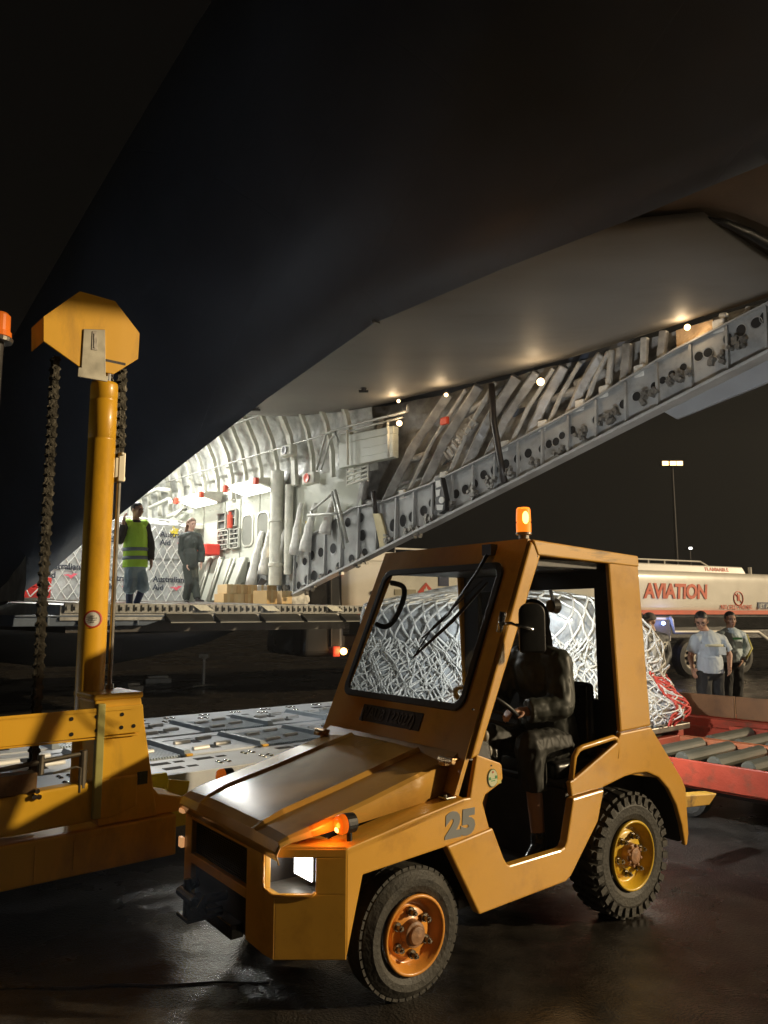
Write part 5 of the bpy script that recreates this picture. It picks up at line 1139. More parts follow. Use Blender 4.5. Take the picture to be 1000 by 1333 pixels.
for lev, cnt in ((0, 6), (1, 5)):
    for i in range(cnt):
        white = (lev, i) in ((0, 3), (1, 3))
        t = 2.75; n = -1.13 + i * .215 + lev * .06; z = cz(t) + .01 + lev * .175
        o = carton(t, n, z, .205, .36, .17, WCARD if white else CARD[(i + lev) % 3], '%s %s carton from the left in the %s row on the ramp' % (ROW[i], 'white' if white else 'brown', base_l[lev] if lev else 'bottom'))
for i, (t, n, l_) in enumerate(((3.25, -.62, 'square brown carton standing forward of the two carton rows on the ramp'), (3.25, -.30, 'taped brown carton standing forward beside the white wrapped bundle'))):
    carton(t + .1, n, cz(t) + .01, .26, .36, .24, CARD[i], l_, .2)
mb = MB(); c = AC(3.35, .05, cz(3.0) + .1)
for k in range(7): mb.ell(c + AIR.b * (.06 * (k - 3)) + Vector((0, 0, .03 * math.sin(k * 2.1))), (.12, .14, .11 + .02 * (k % 3)))
tag(mb.build('wrapped_bundle', CLOTH, None, remesh=.02, sm=2, disp=.02, loc=tuple(c)), 'white cloth wrapped bundle at the right end of the cartons', 'bundle')

# big netted cargo behind the tractor
def big_cargo():
    L_ = LOD; A0, A1, B0, B1 = 4.15, 6.35, -.25, 2.55; Z0 = .56
    p = empty('netted_cargo', L_((A0 + A1) / 2, (B0 + B1) / 2, Z0), 'bulky plastic wrapped cargo under a loose white net right behind the tractor cab', 'cargo pallet', rz=L_.ang)
    mb = MB(); mb.box(L_, A0 - .05, A1 + .05, B0 - .05, B1 + .05, Z0 - .06, Z0); mb.build('pallet_base', STEEL, p, .01)
    ca, cb = (A0 + A1) / 2, (B0 + B1) / 2
    def f(u, v, off=0):
        """u angle 0..2pi round, v 0..1 from the base up the side and over to the middle of the top"""
        # u runs round a rounded rectangle at even speed, starting at the middle of the far-right side
        HX, HY, rc = 1.10, 1.40, .38; Lx, Ly, La = 2 * (HX - rc), 2 * (HY - rc), rc * math.pi / 2
        per = 2 * (Lx + Ly) + 4 * La; s_ = (u / (2 * math.pi)) % 1 * per + Ly / 2
        segs = ((Ly, (HX, -HY + rc), (0, 1), 0), (La, (HX - rc, HY - rc), None, 0), (Lx, (HX - rc, HY), (-1, 0), 0), (La, (-HX + rc, HY - rc), None, 90), (Ly, (-HX, HY - rc), (0, -1), 0), (La, (-HX + rc, -HY + rc), None, 180), (Lx, (-HX + rc, -HY), (1, 0), 0), (La, (HX - rc, -HY + rc), None, 270))
        if s_ > per: s_ -= per
        for ln, p0, dr, an in segs:
            if s_ <= ln or (ln, p0) == (segs[-1][0], segs[-1][1]):
                if dr: px_, py_ = p0[0] + dr[0] * s_, p0[1] + dr[1] * s_
                else: th = R(an) + s_ / rc; px_, py_ = p0[0] + rc * math.cos(th), p0[1] + rc * math.sin(th)
                break
            s_ -= ln
        x, y = px_ / HX, py_ / HY
        H_ = 1.36 - .75 * max(0, (x - y) / 2 - .1) ** 2 - .12 * max(0, -x)
        if v < .62: g = v / .62; k = 1 - .10 * g ** 2 + .03 * math.sin(g * 9); z = H_ * g * .94
        else: g = (v - .62) / .38; k = (.90) * (1 - g ** 1.3); z = H_ * (.94 + .10 * math.sin(g * math.pi / 2))
        w_ = .07 * nz3((x * 1.5, y * 1.5, v * 4), 1.2) + .03 * nz3((x * 5, y * 5, v * 12))
        k += w_ + off
        return L_(ca + x * k * (A1 - A0) / 2, cb + y * k * (B1 - B0) / 2, Z0 + z + (off * .9 if v > .5 else 0) + w_ * .3)
    rows = [[f(2 * math.pi * i / 90, v / 40) for i in range(91)] for v in range(41)]
    mb = MB(); mb.grid(rows); mb.build('wrapped_load', PLASG, p, smooth=True)
    net_on(lambda u, v: f(u, v, .035), (0, 2 * math.pi), (.40, .98), 2 * math.pi / 44, .055, .011, 'cargo_net', p, 5, .14)
    net_on(lambda u, v: f(u, v, .03 + .015 * math.sin(u * 31 + v * 50)), (0, 2 * math.pi), (.02, .46), 2 * math.pi / 90, .030, .009, 'cargo_net', p, 6, .35)
    net_on(lambda u, v: f(u, v, .045 + .02 * math.sin(u * 23 + v * 37)), (0, 2 * math.pi), (.03, .44), 2 * math.pi / 60, .045, .008, 'cargo_net', p, 8, .4)
    # red strapping on the right hand end
    net_on(lambda u, v: f(u, v, .05 + .015 * math.sin(u * 41)), (5.1, 6.1), (.01, .36), .055, .030, .011, 'red_strap_net', p, 9, .5, m_=mat('red_strap', (.60, .07, .05), .5))
PLASG = mat('grey_plastic_wrap', (.50, .52, .53), .22, var=.5, vs=4, bump=1.0, bs=8, coat=.5, dirt=.6, dcol=(.14, .14, .15), ds=3)
big_cargo()

# ================================================================== ROLLER DOLLIES
def dolly(a0, a1, b0, b1, name_label, zt=.50, rail=True):
    L_ = LOD; p = empty('roller_dolly', L_((a0 + a1) / 2, (b0 + b1) / 2, 0), name_label, 'roller dolly', 'red roller dollies behind the tractor', rz=L_.ang)
    red = RDP; 
    # rails run along b, rollers along a
    am = (a0 + a1) / 2
    for k, a in enumerate((a0, am, a1)):
        mb = MB()
        if k == 0:
            L2 = (b1 - b0) / 2
            for j in range(2): 
                s0 = b0 + j * (L2 + .01); mb.box(L_, a - .04, a - .015, s0, s0 + L2 - .01, zt - .20, zt + .0)
            mb.box(L_, a - .015, a + .02, b0, b1, zt - .22, zt - .05)
        else:
            mb.box(L_, a - .05, a + .05, b0, b1, zt - .12, zt + .02)
            mb.box(L_, a - .09, a - .055, b0, b1, zt - .16, zt - .05)
        mb.build('side_rail', red if k != 1 else RDP2, p, .008)
    mb = MB(); mb.box(L_, a0, a1, b0, b0 + .08, zt - .22, zt - .03); mb.box(L_, a0, a1, b1 - .08, b1, zt - .22, zt - .03); mb.box(L_, a0, a1, (b0 + b1) / 2 - .05, (b0 + b1) / 2 + .05, zt - .24, zt - .12); mb.build('cross_member', red, p, .008)
    mb = MB(); mb.box(L_, a0 + .05, a1 - .05, b0 + .1, b1 - .1, zt - .26, zt - .20); mb.build('dolly_floor', DARKM, p)
    for (s0, s1) in ((a0 + .03, am - .10), (am + .06, a1 - .10)):
        b = b0 + .18
        while b < b1 - .12:
            mb = MB(); mb.lathe([(0, 0), (0, .045), (.015, .06), (s1 - s0 - .015, .06), (s1 - s0, .045), (s1 - s0, 0)], L_(s0, b, zt - .02), L_.a, 18); mb.build('deck_roller', ROLM, p, smooth=False)
            b += .27
    b = b0 + .3
    while b < b1 - .1:
        mb = MB(); mb.cyl(L_(am - .065, b, zt - .05), L_(am - .048, b, zt - .05), .022, n=10); mb.build('rail_knob', BLK, p); b += .40
    for a in (a0 + .25, a1 - .25):
        for b in (b0 + .45, b1 - .45):
            mb = MB(); mb.lathe([(0, 0), (0, .13), (.02, .16), (.13, .16), (.15, .13), (.15, 0)], L_(a, b, .16) - L_.a * .07, L_.a, 22); mb.build('dolly_wheel', RUB, p)
    return p
RDP = mat('scuffed_red_paint', (.36, .05, .022), .5, var=.3, vs=2, dirt=1, dcol=(.13, .05, .025), ds=7, bump=.1)
RDP2 = mat('rusty_orange_paint', (.42, .13, .05), .55, var=.25, dirt=.7, dcol=(.14, .06, .03), ds=6)
ROLM = mat('grey_roller', (.085, .085, .065), .4, var=.15, bump=.05)
dolly(4.80, 6.75, -4.2, -.55, 'scuffed red roller dolly with two rows of grey rollers behind the tractor')
dolly(4.35, 6.25, -.28, 2.6, 'roller dolly carrying the bulky netted cargo behind the cab', zt=.48)
L_ = LOD
p = empty('raised_frame_trailer', L_(7.4, -.8, 0), 'brown raised frame trailer behind the red roller dolly, at the feet of the two men', 'trailer', rz=L_.ang)
BRN = mat('rusty_brown_paint', (.20, .10, .04), .6, var=.3, dirt=.7, dcol=(.08, .05, .03), ds=4)
mb = MB(); mb.box(L_, 7.15, 7.19, -2.6, -.42, .54, .77); mb.build('side_panel', BRN, p, .006)
mb = MB(); mb.box(L_, 7.15, 7.19, -.40, .75, .54, .77); mb.build('side_panel', BRN, p, .006)
mb = MB(); mb.box(L_, 7.08, 7.2, -2.6, .8, .40, .52); mb.box(L_, 7.6, 7.7, -2.6, .8, .44, .52); mb.box(L_, 7.2, 7.6, -2.6, -2.5, .44, .52); mb.box(L_, 7.2, 7.6, .7, .8, .44, .52); mb.box(L_, 6.98, 7.06, -2.6, .8, .30, .44); mb.build('trailer_frame', RDP, p, .01)
for a in (7.3, 7.5):
    for b in (-2.2, .3): mb = MB(); mb.lathe([(0, 0), (0, .17), (.02, .2), (.13, .2), (.15, .17), (.15, 0)], L_(a, b, .2) - L_.a * .07, L_.a, 22); mb.build('trailer_wheel', RUB, p)
# yellow tow bar of the red dolly
p = empty('tow_bar', TUG(2.3, .45, .3), 'chipped yellow tow bar between the tractor and the red dolly', 'tow bar')
TYE = mat('chipped_tow_bar_paint', (.62, .36, .05), .5, var=.2, dirt=.9, dcol=(.07, .04, .02), ds=9)
q = [TUG.at_b(x, y, .30) for x, y in ((890, 1036), (934, 1033), (924, 1048), (890, 1052))]
mb = MB(); mb.prism([TUG(a_, .30, c_) for a_, _, c_ in q], TUG.b * .10); mb.build('draw_bar', TYE, p, .006)
mb = MB(); mb.box(TUG, 2.12, 2.42, .30, .48, .35, .37); mb.cyl(TUG(2.2, .40, .30), TUG(2.2, .40, .46), .016, n=10); mb.build('hitch_eye', STEEL, p, .006)

# ================================================================== FUEL TANKER
FT = Frame((-.85, 15.7, 0), math.atan2(6.1, 11.5))
CRM = mat('cream_tank_paint', (.80, .76, .68), .35, var=.05, dirt=.25, dcol=(.45, .38, .27), ds=1.5, coat=.3)
REDL = mat('red_letter_paint', (.72, .10, .025), .45)
NAVY = mat('navy_label', (.03, .04, .10), .4)
def tanker():
    F = FT
    def fh(x, y): return F.at_b(x, y, -.015)
    a_c = fh(983, 740)[0]; a_av = fh(921, 775)[0]
    p = empty('fuel_tanker', F(6.5, 1.2, 0), 'long cream aviation fuel tanker with a red stripe, parked behind the tractor', 'fuel truck', rz=F.ang)
    FM = Matrix.Rotation(F.ang, 3, 'Z')
    def sec(a, k=1.0, n=64):
        row = []
        for i in range(n + 1):
            th = 2 * math.pi * i / n - math.pi / 2; c, s_ = math.cos(th), math.sin(th); e = .55
            row.append(F(a, 1.2 - math.copysign(abs(c) ** .12, c) * 1.2 * k, 2.22 + math.copysign(abs(s_) ** .42, s_) * .57 * k))
        return row
    mb = MB(); mb.grid([sec(0, .55), sec(.02, .80), sec(.08, .93), sec(.2, .985), sec(.35, 1), sec(19.0, 1), sec(19.2, .9), sec(19.25, .5)]); tk = mb.build('tank', CRM, p, smooth=True)
    mb = MB(); mb.box(F, .35, 19, -.03, 0.02, 1.64, 1.75); mb.build('red_stripe', REDL, tk)
    mb = MB(); mb.box(F, .35, 19, .05, 2.3, 1.58, 1.63); mb.build('tank_skirt', DARKM, p)
    mb = MB(); mb.hexa([F(.6, .25, 2.74), F(a_c, .25, 2.74), F(a_c, 2.1, 2.74), F(.6, 2.1, 2.74), F(.6, .32, 2.98), F(a_c - .1, .32, 2.98), F(a_c - .1, 2.05, 2.98), F(.6, 2.05, 2.98)]); cm = mb.build('top_coaming', CRM, p, .03)
    mb = MB(); mb.tube([F(1.5, .5, 2.98), F(1.5, .5, 3.08), F(a_c - 1.6, .5, 3.10), F(a_c - 1.3, .5, 2.98)], .022, 8); mb.tube([F(1.5, 1.5, 2.98), F(1.5, 1.5, 3.06), F(a_c - 1.6, 1.5, 3.07)], .02, 6)
    for a in (3, 4.7, 6.2, 7.8, 9.2, a_c - 3): mb.cyl(F(a, .5, 2.95), F(a, .5, 3.09), .02, n=6)
    mb.build('top_rail', CRM, p); mb = MB(); mb.cyl(F(a_c + .2, .3, 2.72), F(a_c + .2, .3, 2.98), .05, n=10); mb.build('vent_stub', CRM, p)
    text_mesh('aviation_lettering', 'AVIATION', .52, F(a_av, -.012, fh(921, 779)[2]) , F.a, F.z, REDL, tk, bold=.020, shear=.12, ext=.004, sx=1.0, align='RIGHT', spacing=.95)
    text_mesh('flammable_lettering', 'FLAMMABLE', .15, F(fh(930, 741)[0], .27, 2.83), F.a, (F(0, .32, 2.98) - F(0, .25, 2.74)), REDL, cm, bold=.0015, ext=.004, sx=1.1, spacing=1.1)
    text_mesh('no_phone_lettering', 'NO CELL PHONE', .16, F(fh(939, 791)[0], -.012, 1.79), F.a, F.z, REDL, tk, bold=.0015, ext=.003, sx=.95, spacing=1.12)
    c = F(fh(962, 779)[0], -.004, fh(962, 779)[2]); mb = MB(); mb.tube([c + F.a * .19 * math.cos(i * .2618) + F.z * .19 * math.sin(i * .2618) for i in range(24)], .016, 6, closed=True)
    mb.bxw(c + F.z * .02, (.09, .02, .17), FM); mb.tube([c + F.a * -.02 + F.z * .1, c + F.a * -.03 + F.z * .15], .012, 5); mb.tube([c + F.a * -.13 + F.z * .13, c + F.a * .13 - F.z * .13], .015, 5); mb.build('no_phone_symbol', REDL, tk)
    mb = MB(); jx = fh(987, 790)[0]; mb.box(F, jx, jx + 1.25, -.012, -.0, 1.80, 1.98); jl = mb.build('jet_label', NAVY, tk)
    text_mesh('jet_lettering', 'JET A-1', .17, F(jx + .06, -.016, 1.82), F.a, F.z, WHITEP, jl, bold=.002, ext=.003)
    # diamond hazard plate, small plates on the left part of the tank
    def fh(x, y): q = F.at_b(x, y, -.015); return q
    q = fh(555, 771); c = F(q[0], -.012, q[2]); mb = MB(); mb.prism([c + F.a * x + F.z * y for x, y in ((-.21, 0), (0, -.21), (.21, 0), (0, .21))], F.b * .008); hp = mb.build('hazard_diamond', mat('hazard_red', (.66, .08, .05), .4), tk)
    mb = MB(); mb.prism([c - F.b * .004 + F.a * x + F.z * y for x, y in ((-.045, -.02), (-.055, .04), (-.03, .08), (-.02, .05), (0, .13), (.02, .09), (.03, .06), (.04, .08), (.055, .03), (.04, -.02))], F.b * .003); mb.box(F, q[0] - .05, q[0] + .05, -.016, -.012, q[2] - .05, q[2] - .035); mb.build('flame_mark', WHITEP, hp)
    q = fh(528, 771); mb = MB(); mb.box(F, q[0] - .26, q[0] + .26, -.012, 0, q[2] - .06, q[2] + .06); mb.build('small_plate', mat('faded_plate_brown', (.35, .31, .22), .5), tk)
    q = fh(578, 757); mb = MB(); mb.box(F, q[0] - .13, q[0] + .13, -.014, 0, q[2] - .1, q[2] + .1); mb.build('blue_label', NAVY, tk)
    for x, y in ((485, 772),): q = fh(x, y); mb = MB(); mb.cyl(F(q[0], -.02, q[2]), F(q[0], 0, q[2]), .05, n=12); mb.build('marker_knob', DARKM, tk)
    # chassis, boxes, wheels
    mb = MB(); mb.box(F, -.7, 19, .7, 1.0, .95, 1.2); mb.box(F, -.7, 19, 1.4, 1.7, .95, 1.2); mb.box(F, 1.2, 5.6, .15, 2.2, .7, 1.6); mb.box(F, 8.6, 12.5, .6, 2.2, 1.0, 1.6); mb.build('chassis', DARKM, p, .02)
    ae = fh(874, 800)[0]; mb = MB(); mb.box(F, ae - .85, ae, .02, .10, .95, 1.57); mb.build('equipment_box', CRM, p, .03)
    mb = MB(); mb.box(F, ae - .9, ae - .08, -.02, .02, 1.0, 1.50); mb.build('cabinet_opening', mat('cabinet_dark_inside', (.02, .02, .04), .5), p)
    mb = MB(); mb.tube([F(ae - .05, .0, 1.58), F(ae, -.02, 1.5), F(ae + .05, -.02, 1.18), F(fh(985, 800)[0], -.02, 1.16), F(fh(1003, 800)[0], -.02, .85)], .05, 8); mb.build('side_guard_rail', CRM, p, smooth=True)
    for a in (3.2, fh(907, 850)[0], fh(973, 853)[0], fh(973, 853)[0] + 3.2, fh(973, 853)[0] + 4.6):
        mb = MB(); mb.lathe([(.0, .28), (-.02, .32), (.0, .44), (.06, .50), (.24, .50), (.3, .44), (.3, .2)], F(a, .14, .50), F.b, 32); w_ = mb.build('road_wheel', RUB, p)
        mb = MB(); mb.lathe([(.0, .30), (.02, .28), (.04, .24), (.03, .14), (-.02, .11), (-.03, 0)], F(a, .14, .50), F.b, 24); mb.build('wheel_rim', mat('pale_steel_rim', (.35, .32, .27), .4, metal=.3) if a == 3.2 else bpy.data.materials['pale_steel_rim'], w_)
        for k in range(8): mb = MB(); th = k * math.pi / 4; mb.ell(F(a + .19 * math.cos(th), .155, .5 + .19 * math.sin(th)), (.045, .012, .045), n=8, m=4); mb.build('rim_slot', HOLE, w_, smooth=True)
    # cab at the left end: dark windows, rounded roof
    cabm = mat('dark_cab_paint', (.035, .035, .036), .3, coat=.4)
    mb = MB(); mb.hexa([F(-.82, .1, .8), F(.12, .1, .8), F(.12, 2.3, .8), F(-.82, 2.3, .8), F(-.74, .15, 2.45), F(.12, .15, 2.55), F(.12, 2.25, 2.55), F(-.74, 2.25, 2.45)]); cb = mb.build('cab', cabm, p, .12, seg=4)
    mb = MB(); mb.prism([F(-.66, .09, 1.6), F(-.30, .09, 1.6), F(-.30, .11, 2.3), F(-.62, .11, 2.25)], F.b * .03); mb.build('cab_window', BLKV, cb)
    mb = MB(); mb.cyl(F(-.2, .08, 1.0), F(-.2, .11, 2.35), .02, n=6); mb.build('cab_door_seam', DARKM, cb)
    mb = MB(); mb.ell(F(.0, .16, 2.58), (.05, .05, .04)); mb.build('red_marker_lamp', emis('red_marker', (1, .05, .03), 4), cb)
    q = F.at_b(448, 848, .0); mb = MB(); mb.ell(F(q[0], .02, q[2]), (.07, .05, .07)); mb.build('amber_side_lamp', emis('amber_side_glow', (1, .45, .12), 12), p, smooth=True)
    mb = MB(); mb.box(F, q[0] - .22, q[0] - .09, .0, .06, q[2] - .10, q[2] + .1); mb.build('tail_lamp', mat('dim_red_lens', (.35, .03, .02), .3, emit=(1, .08, .03), es=.6), p, .01)
    q = F.at_b(868, 811, -.05); mb = MB(); mb.ell(F(ae - .35, -.06, 1.42), (.05, .03, .05)); mb.build('blue_work_lamp', emis('blue_white_led', (.35, .5, 1), 12), p, smooth=True)
    pd = bpy.data.lights.new('blue_led', 'POINT'); pd.energy = 6; pd.color = (.3, .4, 1); pd.shadow_soft_size = .05; po = bpy.data.objects.new('blue_led', pd); COL.objects.link(po); po.location = F(ae - .35, -.25, 1.42)
    pd = bpy.data.lights.new('amber_led', 'POINT'); pd.energy = 5; pd.color = (1, .45, .12); pd.shadow_soft_size = .05; po = bpy.data.objects.new('amber_led', pd); COL.objects.link(po); q = F.at_b(448, 848, 0); po.location = F(q[0], -.25, q[2])
tanker()

# ================================================================== LIGHT MASTS, JACK STAND
def at(x, y, Y):
    d = ray(x, y); return Vector((0, 0, CAM_H)) + d * (Y / d.y)
def light_mast(x, y, Y, lamps, label, s_=1.0):
    c = at(x, y, Y); p = empty('light_mast', (c.x, c.y, 0), label, 'light mast', 'floodlight masts across the apron')
    mb = MB(); mb.cyl((c.x, c.y, 0), (c.x, c.y, c.z), .16, .09, 10); mb.cyl((c.x - .8 * s_, c.y, c.z), (c.x + .8 * s_, c.y, c.z), .06, n=6); mb.build('pole', DARKM, p)
    for dx in lamps:
        mb = MB(); mb.bxw((c.x + dx, c.y, c.z + .1), (.55 * s_, .4, .45 * s_)); h_ = mb.build('lamp_head', DARKM, p, .05)
        mb = MB(); mb.bxw((c.x + dx, c.y - .22, c.z + .08), (.42 * s_, .04, .30 * s_)); mb.build('lamp_face', emis('flood_lamp_glow_%d' % int(x), (1, .62, .26) if x < 890 else (1, 1, .95), 5 if x < 890 else 5), h_)
light_mast(875, 605, 62, (-.62, 0, .55), 'tall mast with a row of three glowing warm lamps above the tanker', 1.15)
light_mast(898, 715, 75, (0,), 'single small white lamp on a low mast beyond the tanker', .7)
c = at(265, 888, 18.0); p = empty('jack_stand', (c.x, c.y, 0), 'small pale jack stand standing alone on the wet apron beyond the deck', 'jack stand')
ps = mat('pale_stand_paint', (.45, .43, .36), .4, dirt=.4)
mb = MB(); mb.cyl((c.x, c.y, .03), (c.x, c.y, .66), .035, .03, 10); mb.build('post', ps, p)
mb = MB(); mb.bxw((c.x, c.y, .70), (.22, .2, .09)); mb.cyl((c.x, c.y, .62), (c.x, c.y, .68), .06, n=10); mb.build('head', ps, p, .02)
mb = MB()
for k in range(3): mb.bxw((c.x + .16 * math.cos(k * 2.09), c.y + .16 * math.sin(k * 2.09), .03), (.32, .06, .04), Matrix.Rotation(k * 2.09, 3, 'Z'))
mb.build('foot', ps, p, .01)
for i, (x, y, Y, w_) in enumerate(((132, 900, 16, .5), (205, 884, 19, .6), (170, 892, 17, .35))):
    c = at(x, y, Y); mb = MB(); z0 = 0
    mb.bxw((c.x, c.y, .06), (w_, .5, .12), Matrix.Rotation(.4 * i, 3, 'Z')); mb.bxw((c.x, c.y, .15), (w_ * .8, .3, .06), Matrix.Rotation(.4 * i, 3, 'Z'))
    tag(mb.build('wheel_chock_block', ps, None, .01, loc=(c.x, c.y, 0)), ('low pale block on the wet apron, left of the mast rod', 'longest pale block on the wet apron, nearest the jack stand', 'smallest pale block on the apron, between the other two')[i], 'block', 'pale blocks on the wet apron')
# ================================================================== PEOPLE
SKIN = mat('skin', (.42, .23, .15), .5, var=.06, vs=20)
SKIN2 = mat('fair_skin', (.55, .34, .25), .5, var=.06, vs=20)
HAIRB = mat('black_hair', (.012, .010, .009), .45, var=.3, vs=60, bump=.3, bs=90)
HAIRW = mat('brown_hair', (.13, .065, .03), .5, var=.3, vs=40, bump=.3, bs=60, stretch=(4, 4, .5))
EYEM = mat('eye_dark', (.02, .015, .012), .2)
def basis(fwd, up=(0, 0, 1)):
    f = Vector(fwd).normalized(); u = Vector(up); u = (u - f * u.dot(f)).normalized(); r_ = f.cross(u)
    return Matrix((r_, f, u)).transposed()  # columns: right, forward, up
def hand(mb, wr, d, palm_n, s=1.0, curl=.5, side=1):
    """d: direction of the hand, palm_n: palm normal"""
    d = Vector(d).normalized(); pn = Vector(palm_n); pn = (pn - d * pn.dot(d)).normalized(); x = d.cross(pn) * side
    c = wr + d * .05 * s; mb.cap(wr, wr + d * .03 * s, .024 * s, .026 * s)
    for k in (-1, 0, 1): mb.cap(wr + d * .02 * s + x * .010 * k * s, wr + d * .085 * s + x * .024 * k * s, .016 * s, .013 * s, 8)
    for k, ln in enumerate((.060, .072, .068, .052)):
        o = wr + d * .085 * s + x * (.030 - .020 * k) * s; p = o; dd = d.copy()
        for j in range(3):
            dd = (dd * math.cos(curl * .45) + pn * math.sin(curl * .45)).normalized() if True else dd
            q = p + dd * ln * s * (.42, .32, .26)[j]; mb.cap(p, q, (.0095 - .001 * j) * s, (.0088 - .001 * j) * s, 6); p = q
    t0 = wr + d * .025 * s + x * .028 * s; t1 = t0 + (d * .5 + x * .6 + pn * .3).normalized() * .035 * s; t2 = t1 + (d * .85 + x * .1 + pn * .4).normalized() * .030 * s
    mb.cap(t0, t1, .012 * s, .0105 * s, 6); mb.cap(t1, t2, .0105 * s, .009 * s, 6)
def head(mb, c, M, s=1.0):
    def P(x, y, z): return c + M @ Vector((x * s, y * s, z * s))
    mb.ell(P(0, -.012, .022), (.074 * s, .092 * s, .095 * s), M, 16, 12)
    mb.ell(P(0, .022, -.035), (.056 * s, .066 * s, .078 * s), M, 14, 10)
    mb.ell(P(0, .055, -.088), (.024 * s, .026 * s, .022 * s), M); mb.ell(P(0, .080, .028), (.050 * s, .012 * s, .014 * s), M)
    for k in (-1, 1):
        mb.ell(P(.036 * k, .062, -.018), (.024 * s, .022 * s, .022 * s), M); mb.ell(P(.076 * k, -.012, -.005), (.009 * s, .020 * s, .032 * s), M, 8, 6)
    mb.cap(P(0, .086, .018), P(0, .108, -.022), .008 * s, .0135 * s, 8)
    for k in (-1, 1): mb.ell(P(.011 * k, .096, -.026), (.009 * s, .010 * s, .008 * s), M, 8, 6)
    mb.cap(P(-.016, .084, -.054), P(.016, .084, -.054), .0075 * s, .0075 * s, 6); mb.cap(P(-.012, .082, -.066), P(.012, .082, -.066), .007 * s, .007 * s, 6)
